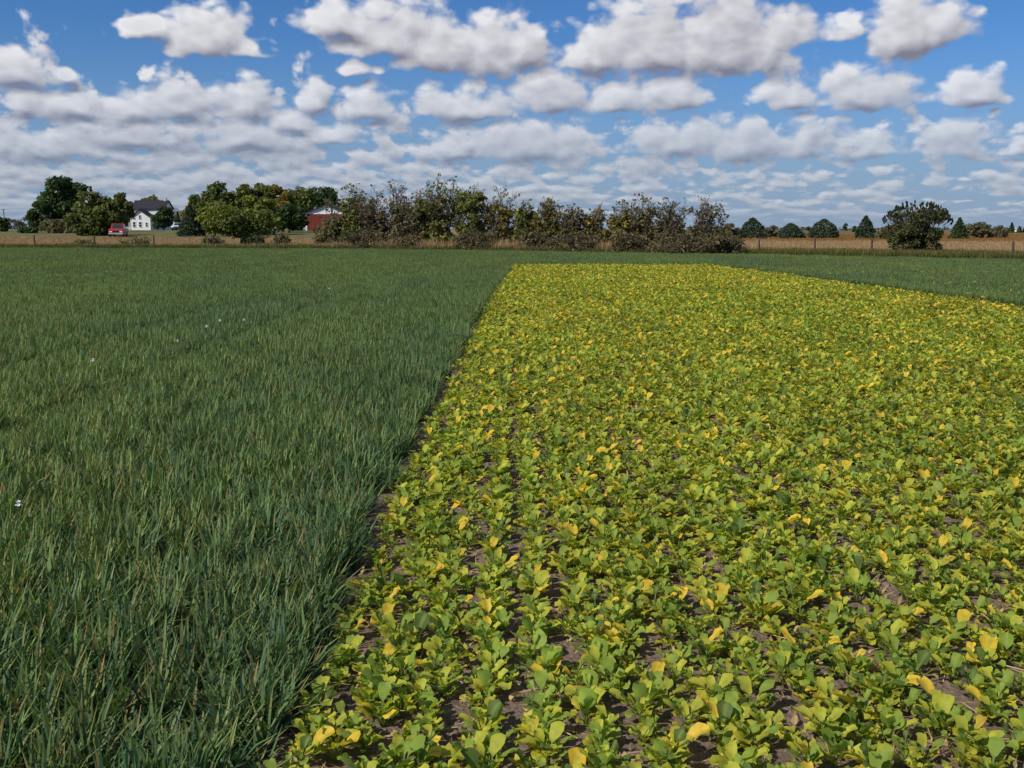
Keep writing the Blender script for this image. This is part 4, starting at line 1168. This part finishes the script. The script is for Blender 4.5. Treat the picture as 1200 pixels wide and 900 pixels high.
def car(px, D, rz, paint, label, name='parked_car', pickup=False, cat='car', dz=0.0):
    x0 = (px - 600) * D / F_PX
    e = tag(empty(name, (x0, D, terr(x0, D) + dz), rz), label, cat)
    hw = 0.88; L = 2.25 if not pickup else 2.5      # length runs along local y, front at -y
    if pickup: low = [(-L,0.45),(-L,0.88),(-L+0.1,1.0),(-0.95,1.08),(0.75,1.08),(L,1.08),(L,0.5),(L-0.2,0.42),(-L+0.2,0.38)]
    else: low = [(-L,0.42),(-L,0.70),(-L+0.12,0.82),(-1.0,0.95),(L-0.35,1.0),(L,0.9),(L,0.45),(L-0.2,0.32),(-L+0.2,0.32)]
    b = MB(); b.prism(low, -hw, hw, 'x'); b.build('body', paint, e)
    top = 1.72 if pickup else 1.45
    cab = [(-0.95,1.0),(-0.35,top),(0.65,top),(0.8,1.0)] if pickup else [(-1.0,0.93),(-0.35,top),(1.05,top-0.02),(1.85,0.97)]
    z0 = cab[0][1]
    # cabin tapers inwards
    vs = []
    for sx in (-1, 1):
        for (y, z) in cab:
            vs.append((sx * (hw - 0.03 if z < 1.1 else hw - 0.17), y, z))
    MB().poly(vs, [(0,1,2,3),(7,6,5,4),(0,4,5,1),(1,5,6,2),(2,6,7,3),(3,7,4,0)]).build('cabin', paint, e)
    def pane(pts):
        MB().poly(pts, [(0,1,2,3)]).build('window', M_GLASS, e)
    def lerp(a, b_, f): return tuple(a[i] + (b_[i] - a[i]) * f for i in range(3))
    for (ia, ib, off) in ((0, 1, -1), (3, 2, 1)):     # windscreen and rear window
        p = [vs[ia], vs[ia + 4], vs[ib + 4], vs[ib]]; c = tuple(sum(q[i] for q in p) / 4 for i in range(3))
        pane([(lerp(c, q, 0.84)[0], lerp(c, q, 0.84)[1] + off * 0.02, lerp(c, q, 0.84)[2] + 0.012) for q in p])
    for s0 in (0, 4):
        p = [vs[s0 + i] for i in range(4)]; c = tuple(sum(q[i] for q in p) / 4 for i in range(3)); sx = -1 if s0 == 0 else 1
        pane([(lerp(c, q, 0.82)[0] + sx * 0.015, lerp(c, q, 0.82)[1], lerp(c, q, 0.82)[2]) for q in p])
    for sx in (-1, 1):
        for yy in (-L + 0.8, L - 0.85):
            w = MB().cyl((sx * (hw - 0.08), yy, 0.34), 0.34, 0.22, 16).build('wheel', M_TYRE, e)
            MB().cyl((sx * (hw + 0.034), yy, 0.34), 0.19, 0.012, 12).build('rim', M_STEEL, w)
        MB().box(sx * 0.62 - 0.17, sx * 0.62 + 0.17, -L - 0.03, -L + 0.02, 0.6, 0.76).build('headlight', M_LAMP, e)
    MB().box(-hw - 0.02, hw + 0.02, -L - 0.09, -L - 0.002, 0.36, 0.54).build('bumper', M_STEEL if pickup else M_TYRE, e)
    MB().box(-0.42, 0.42, -L - 0.035, -L - 0.002, 0.6, 0.78).build('grille', M_TYRE, e)
    if pickup:
        MB().box(-hw + 0.1, hw - 0.1, 0.95, L - 0.1, 1.083, 1.10).build('truck_bed', M_TYRE, e)
    return e
car(144, 133, R(14), M_CARRED, 'red pickup truck parked under the trees beside the farmhouse', 'pickup_truck', True, 'truck')
car(315, 142, R(24), M_CARWHITE, 'white car almost hidden by the low branches of the spreading tree')
car(248, 150, R(16), M_CARBLUE, 'pale blue car parked low behind the fence left of the spreading tree')
car(214, 192, R(6), M_CARWHITE, 'white car half hidden behind the blue green spruce')

def pole():
    D = 330; x, y, z = at(4, 245, D)
    e = tag(empty('utility_pole', (x, D, terr(x, D))), 'thin wooden utility pole on the far left skyline', 'utility pole')
    MB().tube((0, 0, -0.3), (0, 0, z - terr(x, D)), 0.17, 0.12, 8).build('pole', M_POST, e)
    MB().box(-0.6, 0.6, -0.25, -0.13, z - 1.6, z - 1.45).build('crossarm', M_POST, e)
pole()

# ------------------------------------------------------------------ white blossoms and yellow volunteers in the cereal
M_PETAL = plain('white_petal', (0.82, 0.82, 0.78), 0.5, 0.05)
def blossom(px, py, lab, s=1.0, stem=0.27):
    x, y = ground(px, py, stem * s)
    e = tag(empty('white_flower', (x, y, 0.004)), lab, 'flower', 'white flowers standing in the cereal')
    b = MB(); b.tube((0.01, 0, -0.02), (0, 0, stem * s), 0.003, 0.002, 5); b.build('stalk', M_POST if False else M_STALK, e)
    p = MB()
    for i in range(4):
        a = i * math.pi / 2 + 0.4
        c, s_ = math.cos(a), math.sin(a); w = 0.010 * s; l = 0.021 * s
        p.poly([(0, 0, stem * s), (c*l*0.55 - s_*w, s_*l*0.55 + c*w, stem*s + 0.008), (c*l, s_*l, stem*s + 0.004), (c*l*0.55 + s_*w, s_*l*0.55 - c*w, stem*s + 0.008)], [(0,1,2,3)])
        p.poly([(0, 0, stem*s + 0.004), (c*l*0.3 - s_*w, s_*l*0.3 + c*w, stem*s + 0.022), (c*l*.6, s_*l*.6, stem*s + 0.028), (c*l*0.3 + s_*w, s_*l*0.3 - c*w, stem*s + 0.022)], [(0,1,2,3)])
    p.build('petals', M_PETAL, e)
M_STALK = plain('green_stalk', (0.10, 0.17, 0.05), 0.6)
blossom(22, 594, 'white flower closest to the camera at the left edge of the cereal', 1.0)
blossom(109, 424, 'lone white flower in the left cereal field above the nearest one', 1.35)
blossom(208, 401, 'pale flower at the left of the scattered cluster in mid field', 1.1)
blossom(242, 384, 'brightest white flower of the scattered cluster in mid field', 1.5)
blossom(258, 377, 'white flower just up and right of the brightest one', 1.5)
blossom(286, 376, 'faint white flower at the right of the scattered cluster', 1.3)
blossom(386, 339, 'white flower nearest the crop strip, far out in the cereal', 1.6)

vol_rec = [[('lime', int(rng.integers(0, 10)), i * 1.9, 1.1, 0.0) for i in range(5)] + [('yellow', int(rng.integers(0, 10)), 1.0 + i * 2.5, 0.9, 0.0) for i in range(1)] for _ in range(4)]
vol_me = [merged_plant('volunteer_plant', r_) for r_ in vol_rec]
for i in range(90):
    px = rng.uniform(880, 1215); lo_ = np.interp(px, [880, 1000, 1200], [317, 331, 357]) - 4
    py = rng.uniform(310, lo_)
    x, y = ground(px, py, 0.2)
    o = link('volunteer_plant', vol_me[i % 4], loc=(x, y, 0.11)); o.rotation_euler = (0, 0, rng.uniform(0, 6.28)); o.scale = (rng.uniform(0.7, 1.2),) * 3
    tag(o, 'small yellow green brassica plant growing stray in the cereal right of the strip', 'plant', 'stray brassica plants in the cereal at right')
